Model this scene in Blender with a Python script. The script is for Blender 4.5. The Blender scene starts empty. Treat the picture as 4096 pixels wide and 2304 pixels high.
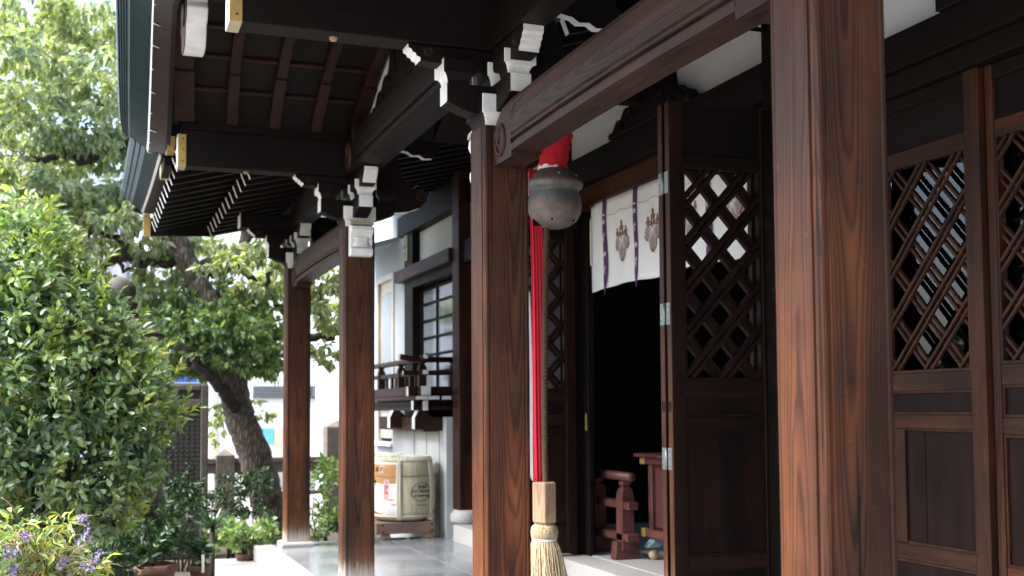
import bpy, bmesh, math, random
import numpy as np
from mathutils import Vector, Matrix, noise
rnd = random.Random(7)
nrg = np.random.default_rng(11)
SC = bpy.context.scene
COL = SC.collection
R = math.radians
# ------------------------------------------------------------------ camera, world, sun, exposure
F_PX, PITCH, YAW, ROLL, PPY = 4476.4, 0.0564710, 0.3606793, 0.0065075, 1384.26
cam_d = bpy.data.cameras.new('camera'); cam = bpy.data.objects.new('camera', cam_d); COL.objects.link(cam)
cam_d.sensor_width = 36.0; cam_d.lens = F_PX / 4096 * 36.0; cam_d.shift_y = (PPY - 1152) / 4096
cam_d.clip_start = 0.05; cam_d.clip_end = 2000
_f = Vector((math.sin(YAW) * math.cos(PITCH), math.cos(YAW) * math.cos(PITCH), math.sin(PITCH)))
_r0 = Vector((math.cos(YAW), -math.sin(YAW), 0)); _d0 = _f.cross(_r0)
_r = math.cos(ROLL) * _r0 + math.sin(ROLL) * _d0; _d = -math.sin(ROLL) * _r0 + math.cos(ROLL) * _d0
CAMZ = 1.38
cam.matrix_world = Matrix(((_r.x, -_d.x, -_f.x, 0), (_r.y, -_d.y, -_f.y, 0), (_r.z, -_d.z, -_f.z, CAMZ), (0, 0, 0, 1)))
cam_d.dof.use_dof = True; cam_d.dof.focus_distance = 4.9; cam_d.dof.aperture_fstop = 3.4
SC.camera = cam
W = bpy.data.worlds.new('World'); SC.world = W; W.use_nodes = True
SUN_EL, SUN_AZ = R(55), R(270)          # azimuth measured from +Y towards +X
wn = W.node_tree.nodes; wl = W.node_tree.links
sky = wn.new('ShaderNodeTexSky'); sky.sky_type = 'NISHITA'; sky.sun_disc = False
sky.sun_elevation = SUN_EL; sky.sun_rotation = SUN_AZ; sky.air_density = 1.0; sky.dust_density = 3.0; sky.ozone_density = 1.0
wl.new(sky.outputs[0], wn['Background'].inputs[0]); wn['Background'].inputs[1].default_value = 0.115
sun_d = bpy.data.lights.new('sun', 'SUN'); sun = bpy.data.objects.new('sun', sun_d); COL.objects.link(sun)
sun_d.energy = 3.4; sun_d.angle = R(50); sun_d.color = (1.0, 0.97, 0.93)
_sd = Vector((math.sin(SUN_AZ) * math.cos(SUN_EL), math.cos(SUN_AZ) * math.cos(SUN_EL), math.sin(SUN_EL)))
sun.rotation_euler = _sd.to_track_quat('Z', 'Y').to_euler(); sun.location = (-6, -4, 9)
SC.view_settings.view_transform = 'Standard'; SC.view_settings.look = 'None'
SC.view_settings.exposure = 2.4; SC.view_settings.gamma = 1.0; SC.view_settings.use_curve_mapping = False
SC.cycles.use_denoising = True; SC.cycles.max_bounces = 8; SC.cycles.transparent_max_bounces = 12
SC.cycles.caustics_reflective = False; SC.cycles.caustics_refractive = False; SC.cycles.sample_clamp_indirect = 6

def ray(px, py):
    a = (px - 2048) / F_PX; b = (py - PPY) / F_PX
    return _r * a + _d * b + _f
def atY(px, py, Y):
    v = ray(px, py); v = v * (Y / v.y); return Vector((v.x, v.y, v.z + CAMZ))
def atX(px, py, X):
    v = ray(px, py); v = v * (X / v.x); return Vector((v.x, v.y, v.z + CAMZ))
def atZ(px, py, Z):
    v = ray(px, py); v = v * ((Z - CAMZ) / v.z); return Vector((v.x, v.y, v.z + CAMZ))
# ------------------------------------------------------------------ material helpers
def newmat(name):
    m = bpy.data.materials.new(name); m.use_nodes = True
    nt = m.node_tree; b = nt.nodes['Principled BSDF']
    return m, nt, b
def nd(nt, t, **kw):
    n = nt.nodes.new(t)
    for k, v in kw.items():
        if k in n.inputs.keys() if hasattr(n.inputs, 'keys') else False: n.inputs[k].default_value = v
        else: setattr(n, k, v)
    return n
def lk(nt, a, b): nt.links.new(a, b)
def ramp(nt, stops, interp='LINEAR'):
    r = nt.nodes.new('ShaderNodeValToRGB'); cr = r.color_ramp; cr.interpolation = interp
    while len(cr.elements) < len(stops): cr.elements.new(0.5)
    for e, (p, c) in zip(cr.elements, stops):
        e.position = p; e.color = (c[0], c[1], c[2], 1) if len(c) == 3 else c
    return r
def mixc(nt, a, b, fac, blend='MIX'):
    m = nt.nodes.new('ShaderNodeMix'); m.data_type = 'RGBA'; m.blend_type = blend
    for sock, v in ((m.inputs[6], a), (m.inputs[7], b), (m.inputs[0], fac)):
        if isinstance(v, (int, float)): sock.default_value = v
        elif isinstance(v, tuple): sock.default_value = (v[0], v[1], v[2], 1)
        else: nt.links.new(v, sock)
    return m.outputs[2]
def mth(nt, op, a, b=None, c=None, clamp=False):
    m = nt.nodes.new('ShaderNodeMath'); m.operation = op; m.use_clamp = clamp
    for i, v in enumerate((a, b, c)):
        if v is None: continue
        if isinstance(v, (int, float)): m.inputs[i].default_value = v
        else: nt.links.new(v, m.inputs[i])
    return m.outputs[0]
def objcoord(nt, spread=3.0):
    tc = nt.nodes.new('ShaderNodeTexCoord'); oi = nt.nodes.new('ShaderNodeObjectInfo')
    va = nt.nodes.new('ShaderNodeVectorMath'); va.operation = 'ADD'
    cb = nt.nodes.new('ShaderNodeCombineXYZ')
    for i, k in enumerate((spread, spread * 1.7, spread * 2.3)): lk(nt, mth(nt, 'MULTIPLY', oi.outputs['Random'], k), cb.inputs[i])
    lk(nt, tc.outputs['Object'], va.inputs[0]); lk(nt, cb.outputs[0], va.inputs[1])
    return va.outputs[0], tc.outputs['Object']
def mapped(nt, vec, scale=(1, 1, 1), rot=(0, 0, 0), loc=(0, 0, 0)):
    m = nt.nodes.new('ShaderNodeMapping'); lk(nt, vec, m.inputs[0])
    m.inputs['Scale'].default_value = scale; m.inputs['Rotation'].default_value = rot; m.inputs['Location'].default_value = loc
    return m.outputs[0]
def noi(nt, vec, scale, detail=4, rough=0.55, dist=0.0):
    n = nt.nodes.new('ShaderNodeTexNoise'); lk(nt, vec, n.inputs['Vector'])
    n.inputs['Scale'].default_value = scale; n.inputs['Detail'].default_value = detail
    n.inputs['Roughness'].default_value = rough; n.inputs['Distortion'].default_value = dist
    return n.outputs[0]
def bump(nt, b, h, strength, dist=0.01):
    n = nt.nodes.new('ShaderNodeBump'); n.inputs['Strength'].default_value = strength; n.inputs['Distance'].default_value = dist
    lk(nt, h, n.inputs['Height']); lk(nt, n.outputs[0], b.inputs['Normal'])
def plain(name, col, rough=0.6, metal=0.0, var=0.15, scale=8.0, bmp=0.0, spec=0.5, bscale=60.0):
    """one colour with noise mottling"""
    m, nt, b = newmat(name); v, _ = objcoord(nt)
    n1 = noi(nt, v, scale, 5); n2 = noi(nt, v, scale * 7, 3)
    f = mth(nt, 'ADD', mth(nt, 'MULTIPLY', n1, 0.7), mth(nt, 'MULTIPLY', n2, 0.3))
    lo = tuple(c * (1 - var) for c in col); hi = tuple(min(1, c * (1 + var)) for c in col)
    r = ramp(nt, [(0.3, lo), (0.7, hi)]); lk(nt, f, r.inputs[0]); lk(nt, r.outputs[0], b.inputs['Base Color'])
    b.inputs['Roughness'].default_value = rough; b.inputs['Metallic'].default_value = metal
    b.inputs['Specular IOR Level'].default_value = spec
    if bmp: bump(nt, b, noi(nt, v, bscale, 4), bmp)
    return m
def wood(name, dark, light, warm, axis='Z', ring=0.009, rough=0.55, tilt=0.022, spec=0.4, bleach=False, warmamt=0.5, gmix=0.6, crack=False):
    """flat-sawn wood: growth rings round a slightly tilted, wandering pith, fine streaks, warm patches"""
    m, nt, b = newmat(name); tc = nt.nodes.new('ShaderNodeTexCoord'); oi = nt.nodes.new('ShaderNodeObjectInfo'); raw = tc.outputs['Object']
    rn = oi.outputs['Random']; ai = 'XYZ'.index(axis); bi, ci = [k for k in range(3) if k != ai]
    off = nt.nodes.new('ShaderNodeCombineXYZ'); lk(nt, mth(nt, 'MULTIPLY', rn, 37.0), off.inputs[ai])
    va = nt.nodes.new('ShaderNodeVectorMath'); va.operation = 'ADD'; lk(nt, raw, va.inputs[0]); lk(nt, off.outputs[0], va.inputs[1]); v = va.outputs[0]
    def S(al, cr): q = [cr] * 3; q[ai] = al; return tuple(q)
    n1 = noi(nt, mapped(nt, v, S(.5, 2.0)), 1.0, 2, .5); n2 = noi(nt, mapped(nt, v, S(.4, 2.2), loc=(7, 3, 5)), 1.0, 2, .5)
    n3 = noi(nt, mapped(nt, v, S(3.0, 30)), 1.0, 2, .5)
    sp = nt.nodes.new('ShaderNodeSeparateXYZ'); lk(nt, raw, sp.inputs[0])
    r2 = mth(nt, 'FRACT', mth(nt, 'MULTIPLY', rn, 7.13))
    B = mth(nt, 'ADD', mth(nt, 'ADD', sp.outputs[bi], mth(nt, 'MULTIPLY', mth(nt, 'SUBTRACT', rn, .5), .07)), mth(nt, 'MULTIPLY', mth(nt, 'SUBTRACT', n1, .5), .07))
    C = mth(nt, 'ADD', mth(nt, 'ADD', sp.outputs[ci], mth(nt, 'MULTIPLY', mth(nt, 'SUBTRACT', r2, .5), .07)), mth(nt, 'MULTIPLY', mth(nt, 'SUBTRACT', n2, .5), .07))
    C = mth(nt, 'ADD', C, mth(nt, 'MULTIPLY', sp.outputs[ai], tilt)); B = mth(nt, 'ADD', B, mth(nt, 'MULTIPLY', sp.outputs[ai], -tilt * .8))
    rr = mth(nt, 'SQRT', mth(nt, 'ADD', mth(nt, 'MULTIPLY', B, B), mth(nt, 'MULTIPLY', C, C)))
    rr = mth(nt, 'ADD', mth(nt, 'DIVIDE', rr, ring), mth(nt, 'MULTIPLY', n3, .9))
    fr = mth(nt, 'FRACT', rr)
    rg = ramp(nt, [(0, (.25, .25, .25)), (.12, (1, 1, 1)), (.55, (.75, .75, .75)), (.9, (0, 0, 0)), (1, (.25, .25, .25))]); lk(nt, fr, rg.inputs[0])
    streak = noi(nt, mapped(nt, v, S(2.0, 110)), 1.0, 3, .6)
    patch = noi(nt, mapped(nt, v, S(.7, 8)), 1.0, 4, .6)
    g = mth(nt, 'ADD', mth(nt, 'MULTIPLY', rg.outputs[0], gmix), mth(nt, 'MULTIPLY', streak, 1 - gmix))
    r = ramp(nt, [(.12, dark), (.85, light)]); lk(nt, g, r.inputs[0])
    pr = ramp(nt, [(0.42, (0, 0, 0)), (0.68, (1, 1, 1))]); lk(nt, patch, pr.inputs[0])
    wfac = mth(nt, 'MULTIPLY', mth(nt, 'MULTIPLY', pr.outputs[0], mth(nt, 'ADD', g, .25)), warmamt, clamp=True)
    if bleach:
        wz = nt.nodes.new('ShaderNodeMapRange'); lk(nt, mth(nt, 'ADD', sp.outputs[2], 1.446), wz.inputs[0])
        for i, q in enumerate((0.3, 2.3, 1.5, .35)): wz.inputs[1 + i].default_value = q
        wfac = mth(nt, 'MULTIPLY', wfac, wz.outputs[0], clamp=True)
    c = mixc(nt, r.outputs[0], warm, wfac)
    dn = noi(nt, v, 2.5, 5, .6); dr = ramp(nt, [(.35, (.70, .70, .72)), (.65, (1.15, 1.12, 1.1))]); lk(nt, dn, dr.inputs[0])
    c = mixc(nt, c, dr.outputs[0], 1.0, 'MULTIPLY')
    if crack:
        ck = noi(nt, mapped(nt, v, S(.5, 42), loc=(3, 9, 1)), 1.0, 2, .4); cr_ = ramp(nt, [(.70, (1, 1, 1)), (.73, (.25, .25, .25))]); lk(nt, ck, cr_.inputs[0])
        c = mixc(nt, c, cr_.outputs[0], 1.0, 'MULTIPLY')
        sc = noi(nt, mapped(nt, v, S(14, 9), rot=(.4, .5, .3)), 1.0, 6, .7); sr = ramp(nt, [(.66, (0, 0, 0)), (.70, (1, 1, 1))]); lk(nt, sc, sr.inputs[0])
        c = mixc(nt, c, warm, mth(nt, 'MULTIPLY', sr.outputs[0], .35))
    if bleach:
        hgt = mth(nt, 'ADD', mth(nt, 'ADD', sp.outputs[2], 1.446), mth(nt, 'MULTIPLY', mth(nt, 'SUBTRACT', streak, 0.5), -0.22))
        hgt = mth(nt, 'ADD', hgt, mth(nt, 'MULTIPLY', mth(nt, 'SUBTRACT', rg.outputs[0], 0.5), 0.05))
        f1 = nt.nodes.new('ShaderNodeMapRange'); lk(nt, hgt, f1.inputs[0])
        for i, q in enumerate((0.42, 0.04, 0.0, .75)): f1.inputs[1 + i].default_value = q
        c = mixc(nt, c, (0.27, 0.18, 0.115), mth(nt, 'MULTIPLY', f1.outputs[0], f1.outputs[0]))
        f2 = nt.nodes.new('ShaderNodeMapRange'); lk(nt, hgt, f2.inputs[0])
        for i, q in enumerate((0.19, 0.06, 0.0, 0.92)): f2.inputs[1 + i].default_value = q
        c = mixc(nt, c, (0.50, 0.45, 0.39), f2.outputs[0])
    lk(nt, c, b.inputs['Base Color']); b.inputs['Roughness'].default_value = rough; b.inputs['Specular IOR Level'].default_value = spec
    bump(nt, b, g, 0.2, 0.003)
    return m
# ------------------------------------------------------------------ materials
def AX(fn): return {a: fn(a) for a in 'XYZ'}
M = {}
POSTW = AX(lambda a: wood('post_wood_' + a, (.011, .0052, .0033), (.056, .0215, .0108), (.19, .060, .017), a, ring=.0062, rough=.52, spec=.22, bleach=(a == 'Z'), warmamt=.66, tilt=.016, crack=True))
BEAMW = AX(lambda a: wood('beam_wood_' + a, (.010, .0050, .0038), (.044, .0182, .0115), (.075, .027, .015), a, ring=.008, rough=.52, spec=.2, warmamt=.4, tilt=.02, crack=True))
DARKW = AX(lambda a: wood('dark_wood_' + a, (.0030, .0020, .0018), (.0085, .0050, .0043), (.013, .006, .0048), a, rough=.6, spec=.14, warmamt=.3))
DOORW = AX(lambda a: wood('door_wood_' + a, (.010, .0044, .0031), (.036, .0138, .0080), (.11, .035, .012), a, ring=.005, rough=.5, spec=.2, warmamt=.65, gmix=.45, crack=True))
LEAFW = AX(lambda a: wood('shaded_door_wood_' + a, (.0045, .0024, .0019), (.0150, .0064, .0044), (.042, .015, .007), a, ring=.005, rough=.55, spec=.14, warmamt=.5, gmix=.45))  # darker copy of the door wood, porch shade put into its colour
RIBW = AX(lambda a: wood('rib_wood_' + a, (.0065, .0032, .0026), (.026, .0100, .0075), (.05, .017, .010), a, ring=.006, rough=.55, spec=.16, warmamt=.5))
PANW = AX(lambda a: wood('panel_wood_' + a, (.0040, .0022, .0019), (.0125, .0055, .0046), (.040, .0135, .0085), a, ring=.006, rough=.5, spec=.14, warmamt=.5, gmix=.4))
REDW = AX(lambda a: wood('red_wood_' + a, (.055, .018, .016), (.14, .050, .045), (.18, .068, .045), a, ring=.008, rough=.45, warmamt=.4))
PALEW = AX(lambda a: wood('pale_wood_' + a, (.25, .155, .09), (.45, .30, .185), (.50, .33, .19), a, ring=.010, rough=.6, warmamt=.3))
GREYW = AX(lambda a: wood('crate_wood_' + a, (.14, .082, .06), (.30, .19, .15), (.33, .20, .13), a, ring=.010, rough=.7, warmamt=.3))
M['white'] = plain('white_paint', (.76, .76, .75), .7, var=.15, scale=9, bmp=.25, bscale=90)
M['plaster'] = plain('white_plaster', (.72, .73, .74), .8, var=.06, scale=2, bmp=.06)
M['green'] = plain('green_copper', (.006, .022, .025), .6, var=.3, scale=5, spec=.12)
M['copper'] = plain('blue_grey_copper', (.12, .175, .235), .55, metal=.0, var=.25, scale=4, spec=.2)
M['gold'] = plain('gold_leaf', (.42, .27, .075), .5, metal=.35, var=.2, scale=25)
M['cream'] = plain('cream_plate', (.45, .40, .26), .6, var=.15, scale=20)
M['maroon'] = wood('maroon_board', (.009, .004, .0045), (.024, .010, .011), (.03, .011, .01), 'X', rough=.5)
M['granite'] = plain('rough_granite', (.40, .39, .375), .75, var=.12, scale=60, bmp=.15, bscale=150)
M['stone'] = plain('weathered_stone', (.12, .10, .08), .9, var=.4, scale=9, bmp=.4, bscale=50)
M['lantern'] = plain('mossy_lantern_stone', (.07, .068, .055), .9, var=.5, scale=12, bmp=.4, bscale=60)
M['stele'] = plain('dark_stele_stone', (.035, .032, .029), .8, var=.4, scale=8, bmp=.3, bscale=50)
M['stele_cut'] = plain('stele_carving', (.05, .045, .04), .85, var=.3)
M['stele_rim'] = plain('stele_rim_stone', (.075, .064, .052), .9, var=.4, scale=9, bmp=.4, bscale=50)
M['concrete'] = plain('pale_concrete', (.52, .53, .52), .85, var=.1, scale=3, bmp=.1)
M['annex'] = plain('grey_render', (.40, .44, .49), .85, var=.06, scale=3, bmp=.1)
M['dirt'] = plain('garden_soil', (.07, .055, .04), .95, var=.4, scale=5, bmp=.5, bscale=30)
M['steel'] = plain('galvanised_steel', (.26, .28, .27), .45, metal=.7, var=.15, scale=30)
M['red'] = plain('red_cloth', (.56, .006, .022), .75, var=.15, scale=10)
M['cloth'] = plain('white_cloth', (.80, .80, .81), .85, var=.04, scale=10)
M['purple'] = plain('purple_cloth', (.085, .025, .11), .8, var=.12, scale=20)
M['brown_print'] = plain('brown_print', (.22, .085, .055), .85, var=.08, scale=20)
M['ink'] = plain('black_ink', (.008, .008, .009), .9, spec=.05)
M['ink_brown'] = plain('brown_ink', (.022, .016, .012), .8)
M['red_ink'] = plain('red_ink', (.62, .07, .06), .8)
M['hemp'] = plain('hemp_fibre', (.55, .42, .25), .85, var=.28, scale=40)
M['rope'] = plain('brown_rope', (.07, .042, .02), .9, var=.35, scale=40, bmp=.3)
M['straw_rope'] = plain('pale_straw_rope', (.66, .64, .52), .85, var=.18, scale=30)
M['terracotta'] = plain('terracotta', (.11, .05, .036), .8, var=.2, scale=8)
M['pot_dark'] = plain('dark_pot', (.03, .028, .026), .6)
M['bwhite'] = plain('white_house_wall', (.82, .82, .82), .8, var=.03, scale=2)
M['bgrey'] = plain('grey_house_wall', (.42, .42, .50), .8, var=.06, scale=2)
M['bdark'] = plain('dark_slat', (.10, .11, .13), .6)
M['bbeige'] = plain('beige_house_wall', (.60, .50, .40), .8, var=.05)
M['blue'] = plain('blue_sheet', (.03, .12, .62), .6, var=.2)
M['teal'] = plain('teal_sheet', (.12, .42, .52), .6, var=.2)
M['purpleflower'] = plain('lilac_flower', (.30, .24, .45), .8, var=.25, scale=60)
M['twig'] = plain('tan_twig', (.22, .15, .09), .9, var=.3, scale=20)
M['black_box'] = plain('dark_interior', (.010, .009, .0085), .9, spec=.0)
M['teal_metal'] = plain('pale_blue_metal', (.22, .30, .32), .5, metal=.3)
M['alu'] = plain('cream_aluminium', (.52, .48, .40), .45, metal=.2, var=.05)
# bespoke materials -------------------------------------------------
def m_floor():
    m, nt, b = newmat('polished_granite'); v, raw = objcoord(nt)
    n = noi(nt, v, 220, 3); n2 = noi(nt, raw, 1.3, 4)
    r = ramp(nt, [(.3, (.13, .145, .165)), (.5, (.21, .23, .25)), (.7, (.29, .31, .33))]); lk(nt, n, r.inputs[0])
    r2 = ramp(nt, [(.3, (.85, .85, .85)), (.7, (1.1, 1.1, 1.1))]); lk(nt, n2, r2.inputs[0])
    lk(nt, mixc(nt, r.outputs[0], r2.outputs[0], 1.0, 'MULTIPLY'), b.inputs['Base Color'])
    rr = ramp(nt, [(.3, (.10, .10, .10)), (.7, (.24, .24, .24))]); lk(nt, n2, rr.inputs[0]); lk(nt, rr.outputs[0], b.inputs['Roughness'])
    b.inputs['Specular IOR Level'].default_value = .6
    return m
M['floor'] = m_floor()
def m_leaf(name, stops, rough=.38, trans=.3, spec=.5):
    m, nt, b = newmat(name); g = nt.nodes.new('ShaderNodeNewGeometry')
    r = ramp(nt, stops); lk(nt, g.outputs['Random Per Island'], r.inputs[0])
    tc = nt.nodes.new('ShaderNodeTexCoord'); n = noi(nt, tc.outputs['Object'], 2.2, 3)
    hr = ramp(nt, [(.3, (.7, .8, .85)), (.7, (1.25, 1.18, .95))]); lk(nt, n, hr.inputs[0])
    c = mixc(nt, r.outputs[0], hr.outputs[0], 1.0, 'MULTIPLY')
    lk(nt, c, b.inputs['Base Color']); b.inputs['Roughness'].default_value = rough; b.inputs['Specular IOR Level'].default_value = spec
    t = nt.nodes.new('ShaderNodeBsdfTranslucent'); lk(nt, mixc(nt, c, (1.25, 1.35, .55), 1.0, 'MULTIPLY'), t.inputs[0])
    mx = nt.nodes.new('ShaderNodeMixShader'); mx.inputs[0].default_value = trans
    out = nt.nodes['Material Output']; lk(nt, b.outputs[0], mx.inputs[1]); lk(nt, t.outputs[0], mx.inputs[2]); lk(nt, mx.outputs[0], out.inputs[0])
    return m
M['leaf_shrub'] = m_leaf('glossy_shrub_leaf', [(0, (.10, .17, .105)), (.5, (.20, .295, .16)), (.8, (.30, .385, .175)), (.95, (.40, .46, .17)), (.99, (.36, .38, .11)), (1, (.40, .24, .06))], .30, .42, .9)
M['leaf_young'] = m_leaf('young_shoot_leaf', [(0, (.09, .16, .045)), (.6, (.20, .26, .06)), (1, (.34, .34, .09))], .36, .35)
M['leaf_tree'] = m_leaf('camphor_leaf', [(0, (.18, .22, .14)), (.5, (.33, .385, .245)), (.85, (.47, .52, .34)), (1, (.6, .62, .42))], .30, .45, 1.0)
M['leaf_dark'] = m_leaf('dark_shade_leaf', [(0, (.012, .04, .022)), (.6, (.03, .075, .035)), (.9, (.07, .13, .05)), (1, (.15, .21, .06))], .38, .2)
M['leaf_yellow'] = m_leaf('yellow_green_leaf', [(0, (.10, .17, .05)), (.4, (.25, .30, .09)), (.8, (.45, .44, .14)), (1, (.55, .52, .22))], .5, .4)
M['leaf_mid'] = m_leaf('mid_green_leaf', [(0, (.11, .18, .10)), (.5, (.21, .31, .15)), (.9, (.32, .42, .19)), (1, (.42, .48, .21))], .32, .45, .9)
def m_bark():
    m, nt, b = newmat('furrowed_bark'); v, _ = objcoord(nt)
    vo = nt.nodes.new('ShaderNodeTexVoronoi'); vo.feature = 'DISTANCE_TO_EDGE'; vo.inputs['Scale'].default_value = 1.0
    lk(nt, mapped(nt, v, (26, 26, 6)), vo.inputs['Vector'])
    n = noi(nt, mapped(nt, v, (30, 30, 8)), 1.5, 5, .65)
    g = mth(nt, 'ADD', mth(nt, 'MULTIPLY', vo.outputs[0], 1.2), mth(nt, 'MULTIPLY', n, .55))
    r = ramp(nt, [(.2, (.030, .023, .018)), (.55, (.13, .105, .08)), (.9, (.24, .20, .155))]); lk(nt, g, r.inputs[0])
    lk(nt, r.outputs[0], b.inputs['Base Color']); b.inputs['Roughness'].default_value = .9; bump(nt, b, g, .8, .03)
    return m
M['bark'] = m_bark()
M['branch'] = plain('dark_branch', (.04, .031, .025), .9, var=.4, scale=15, bmp=.5)
def m_glass():
    m, nt, b = newmat('window_glass')
    gl = nt.nodes.new('ShaderNodeBsdfGlossy'); gl.inputs['Roughness'].default_value = .02; gl.inputs[0].default_value = (.9, .95, 1, 1)
    tr = nt.nodes.new('ShaderNodeBsdfTransparent'); tr.inputs[0].default_value = (.86, .9, .9, 1)
    fr = nt.nodes.new('ShaderNodeFresnel'); fr.inputs[0].default_value = 1.5
    mx = nt.nodes.new('ShaderNodeMixShader'); lk(nt, fr.outputs[0], mx.inputs[0]); lk(nt, tr.outputs[0], mx.inputs[1]); lk(nt, gl.outputs[0], mx.inputs[2])
    lk(nt, mx.outputs[0], nt.nodes['Material Output'].inputs[0]); return m
M['glass'] = m_glass()
def m_frost():
    m, nt, b = newmat('frosted_pane'); v, _ = objcoord(nt)
    b.inputs['Base Color'].default_value = (.26, .31, .35, 1); b.inputs['Roughness'].default_value = .10; b.inputs['Specular IOR Level'].default_value = 1.0
    b.inputs['IOR'].default_value = 1.7; bump(nt, b, noi(nt, v, 5, 2), .05, .02); return m
M['frost'] = m_frost()
def m_bell():
    m, nt, b = newmat('patinated_bronze'); v, raw = objcoord(nt)
    n = noi(nt, raw, 5, 5, .6); s = nt.nodes.new('ShaderNodeSeparateXYZ'); lk(nt, raw, s.inputs[0])
    z = mth(nt, 'ADD', s.outputs[2], mth(nt, 'MULTIPLY', mth(nt, 'SUBTRACT', n, .5), .10))
    mr = nt.nodes.new('ShaderNodeMapRange'); lk(nt, z, mr.inputs[0])
    for i, q in enumerate((-.24, .22, 0, 1)): mr.inputs[1 + i].default_value = q
    r = ramp(nt, [(0, (.22, .175, .165)), (.22, (.225, .18, .165)), (.36, (.225, .165, .13)), (.44, (.155, .165, .155)), (.60, (.16, .175, .165)), (.68, (.23, .19, .175)), (.76, (.18, .14, .12)), (1, (.095, .08, .068))]); lk(nt, mr.outputs[0], r.inputs[0])
    n3 = noi(nt, raw, 9, 4); r3 = ramp(nt, [(.35, (.55, .54, .56)), (.65, (.95, .92, .92))]); lk(nt, n3, r3.inputs[0])
    c = mixc(nt, r.outputs[0], r3.outputs[0], 1.0, 'MULTIPLY')
    n2 = noi(nt, raw, 130, 2); r2 = ramp(nt, [(.66, (0, 0, 0)), (.72, (1, 1, 1))]); lk(nt, n2, r2.inputs[0])
    c = mixc(nt, c, (.52, .48, .46), mth(nt, 'MULTIPLY', r2.outputs[0], .6))
    lk(nt, c, b.inputs['Base Color']); b.inputs['Metallic'].default_value = .2; b.inputs['Roughness'].default_value = .58
    bump(nt, b, n2, .1, .003); return m
M['bell'] = m_bell()
def m_mat():
    m, nt, b = newmat('woven_straw_mat'); v, raw = objcoord(nt)
    w1 = nt.nodes.new('ShaderNodeTexWave'); w1.bands_direction = 'Z'; w1.inputs['Scale'].default_value = 38; w1.inputs['Distortion'].default_value = 2; lk(nt, raw, w1.inputs[0])
    n = noi(nt, mapped(nt, raw, (30, 30, 1.2)), 1.4, 4); g = mth(nt, 'ADD', mth(nt, 'MULTIPLY', w1.outputs['Fac'], .25), mth(nt, 'MULTIPLY', n, .75))
    r = ramp(nt, [(.25, (.46, .40, .25)), (.7, (.72, .66, .47))]); lk(nt, g, r.inputs[0]); lk(nt, r.outputs[0], b.inputs['Base Color'])
    b.inputs['Roughness'].default_value = .7; bump(nt, b, g, .15, .006); return m
M['mat'] = m_mat()
def m_print():
    """barrel wrapper print: ochre above, white brushed sweep below with ochre dashes; u = angle metres, v = height metres in UV"""
    m, nt, b = newmat('ochre_and_white_wrapper'); uv = nt.nodes.new('ShaderNodeTexCoord')
    s = nt.nodes.new('ShaderNodeSeparateXYZ'); lk(nt, uv.outputs['UV'], s.inputs[0]); u, v = s.outputs[0], s.outputs[1]
    n = noi(nt, mapped(nt, uv.outputs['UV'], (6, 34, 1), (0, 0, .45)), 1.0, 4, .6)
    edge = mth(nt, 'SUBTRACT', .405, mth(nt, 'MULTIPLY', mth(nt, 'POWER', mth(nt, 'ABSOLUTE', mth(nt, 'SUBTRACT', u, .30)), 2.0), -.5))
    top = mth(nt, 'GREATER_THAN', v, edge)
    lowl = mth(nt, 'ADD', .075, mth(nt, 'MULTIPLY', mth(nt, 'SUBTRACT', .30, u), .22))
    low = mth(nt, 'LESS_THAN', mth(nt, 'ADD', v, mth(nt, 'MULTIPLY', mth(nt, 'SUBTRACT', n, .5), .06)), lowl)
    dash = mth(nt, 'MULTIPLY', mth(nt, 'GREATER_THAN', n, .60), mth(nt, 'MULTIPLY', mth(nt, 'LESS_THAN', v, .27), mth(nt, 'GREATER_THAN', u, .16)))
    f = mth(nt, 'MAXIMUM', mth(nt, 'MAXIMUM', top, low), dash)
    rim = mth(nt, 'LESS_THAN', v, .615); f = mth(nt, 'MULTIPLY', f, rim)
    lk(nt, mixc(nt, (.74, .75, .77), (.42, .215, .06), f), b.inputs['Base Color']); b.inputs['Roughness'].default_value = .55
    return m
M['print'] = m_print()
def m_ground():
    m, nt, b = newmat('pale_gravel_ground'); tc = nt.nodes.new('ShaderNodeTexCoord')
    n = noi(nt, tc.outputs['Object'], 60, 4); n2 = noi(nt, tc.outputs['Object'], .5, 4)
    r = ramp(nt, [(.3, (.15, .145, .135)), (.7, (.30, .29, .27))]); lk(nt, n, r.inputs[0])
    r2 = ramp(nt, [(.3, (.8, .8, .8)), (.7, (1.1, 1.1, 1.1))]); lk(nt, n2, r2.inputs[0])
    lk(nt, mixc(nt, r.outputs[0], r2.outputs[0], 1.0, 'MULTIPLY'), b.inputs['Base Color']); b.inputs['Roughness'].default_value = .9
    bump(nt, b, n, .5, .02); return m
M['ground'] = m_ground()
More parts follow.
